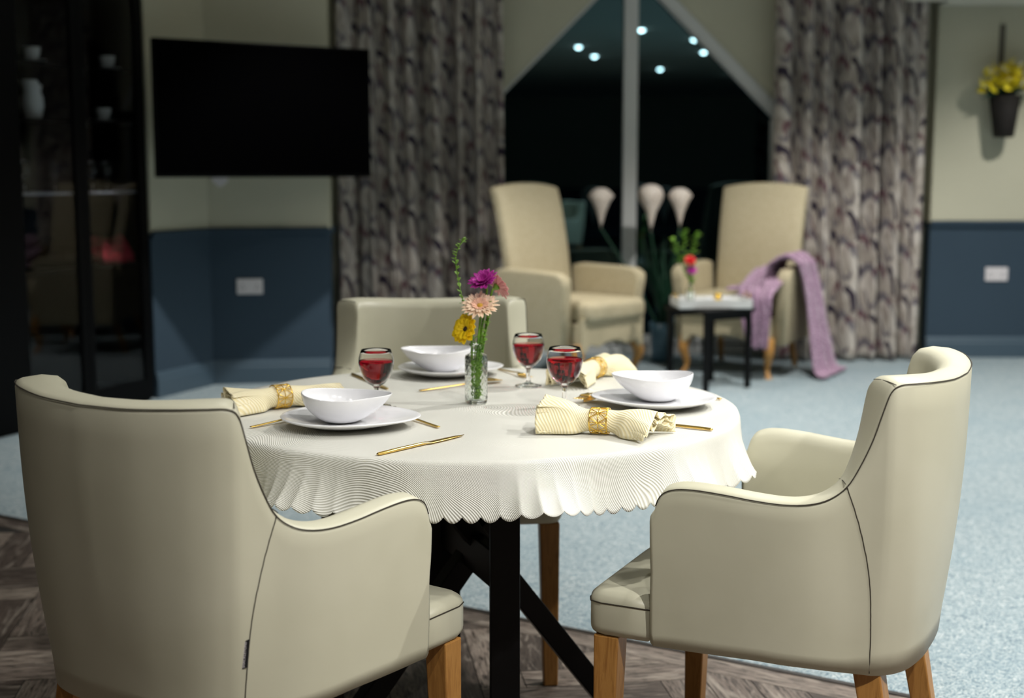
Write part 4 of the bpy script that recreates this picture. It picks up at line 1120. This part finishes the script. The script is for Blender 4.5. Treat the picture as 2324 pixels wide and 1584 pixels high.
# ------------------------------------------------------------------ wall basket on the right wall
wp = aty(2277, 312, RWY-.108)
wb = thing('wall_basket', 'dark cone basket of yellow flowers hanging by a grey strap on the right wall', 'basket', wp)
k_ = (RWY-.108)/F_PX
hb = 92*k_
weld(obj('cone_pot', lathe([(0, 0), (.062*.9, 0), (.066, .008), (.100, hb), (.092, hb), (.06, .012), (0, .012)], 28), M['basket'], wb))
obj('strap', box(-.018, .018, .098, .104, hb*.4, aty(2277, 55, RWY-.01).z-wp.z), M['strap'], wb, smooth=False)
parts, lv, wh = [], [], []
rnd = random.Random(5)
for i in range(95):
    a = rnd.random()*6.28; el = .35+rnd.random()*1.2; L = .05+rnd.random()*.11
    d0 = Vector((math.cos(a)*math.cos(el), -abs(math.sin(a)*math.cos(el))*.8+.12*math.cos(el), math.sin(el)))
    p_ = Vector((rnd.uniform(-.06, .06), rnd.uniform(-.06, .03), hb-.01))+Vector((d0.x*L*1.5, d0.y*L, d0.z*L*1.35))
    q = Vector((1, 0, 0)).rotation_difference(Vector((rnd.uniform(-1, 1), rnd.uniform(-1, .1), rnd.uniform(-.2, 1))).normalized()).to_matrix().to_4x4()
    (parts if i % 6 else wh).append(move(petal(.075, .024, -.01, .2), Matrix.Translation(p_) @ q))
for i in range(30):
    a = PI+rnd.random()*PI; el = -.1+rnd.random()*.9; L = .06
    q = Vector((1, 0, 0)).rotation_difference(Vector((math.cos(a), math.sin(a)*.5, math.sin(el))).normalized()).to_matrix().to_4x4()
    lv.append(move(petal(.12, .018, -.03, .15), Matrix.Translation(Vector((rnd.uniform(-.06, .06), rnd.uniform(-.05, .02), hb-.005))) @ q))
for nm, L_, mt in (('blossoms', parts, mat('yellow_blossom', srgb(240, 220, 40), .6)), ('white_blossoms', wh, mat('white_blossom', srgb(236, 232, 206), .6)), ('leaves', lv, M['dark_green'])):
    o = obj(nm, join(*L_), mt, wb); solid(o, .001, 0)

# ------------------------------------------------------------------ ceiling downlights
DL = [(.20, .60), (.80, 1.9), (1.07, .6), (1.37, 3.85), (2.07, 2.8), (2.40, 1.2), (2.16, -1.6), (3.4, -2.8), (-1.2, 1.4), (-.55, 3.9), (-.73, 6.82), (1.55, 6.9), (3.3, 5.6), (3.55, 7.5)]
EN = [26, 14, 98, 70, 90, 104, 50, 25, 7, 9, 100, 112, 68, 66]
first = None
for i, (x, y) in enumerate(DL):
    if first is None:
        r = thing('ceiling_downlight', 'recessed ceiling downlight above the dining area', 'downlight', (x, y, CEIL), 0, 'recessed ceiling downlights'); first = r
        weld(obj('rim', lathe([(.036, -.001), (.050, -.001), (.050, -.006), (.036, -.008), (.036, -.001)], 32), M['white_paint'], r))
        weld(obj('lens', lathe([(0, -.0015), (.035, -.0015), (.0345, -.010), (.029, -.022), (.017, -.031), (0, -.034)], 32), M['lens'], r))
    else: dup(first, 'recessed ceiling downlight above the dining area', (x, y, CEIL), 0)
    ld = bpy.data.lights.new('downlight_beam', 'SPOT'); ld.energy = EN[i]; ld.spot_size = math.radians(102 if i == 10 else 128); ld.spot_blend = .55; ld.shadow_soft_size = .035
    ld.color = (1, .982, .94); lo = bpy.data.objects.new('downlight_beam', ld); C.objects.link(lo); lo.location = (x, y, CEIL-.075)

# ------------------------------------------------------------------ world and view
w = bpy.data.worlds.new('night'); sc.world = w; w.use_nodes = True
w.node_tree.nodes['Background'].inputs[0].default_value = (.0015, .003, .005, 1); w.node_tree.nodes['Background'].inputs[1].default_value = 1.
sc.view_settings.view_transform = 'Standard'; sc.view_settings.look = 'None'; sc.view_settings.gamma = 1; sc.view_settings.use_curve_mapping = False
sc.view_settings.exposure = 0.84
sc.cycles.max_bounces = 12; sc.cycles.transmission_bounces = 12; sc.cycles.glossy_bounces = 5; sc.cycles.diffuse_bounces = 3
sc.cycles.use_denoising = True; sc.cycles.sample_clamp_indirect = 0
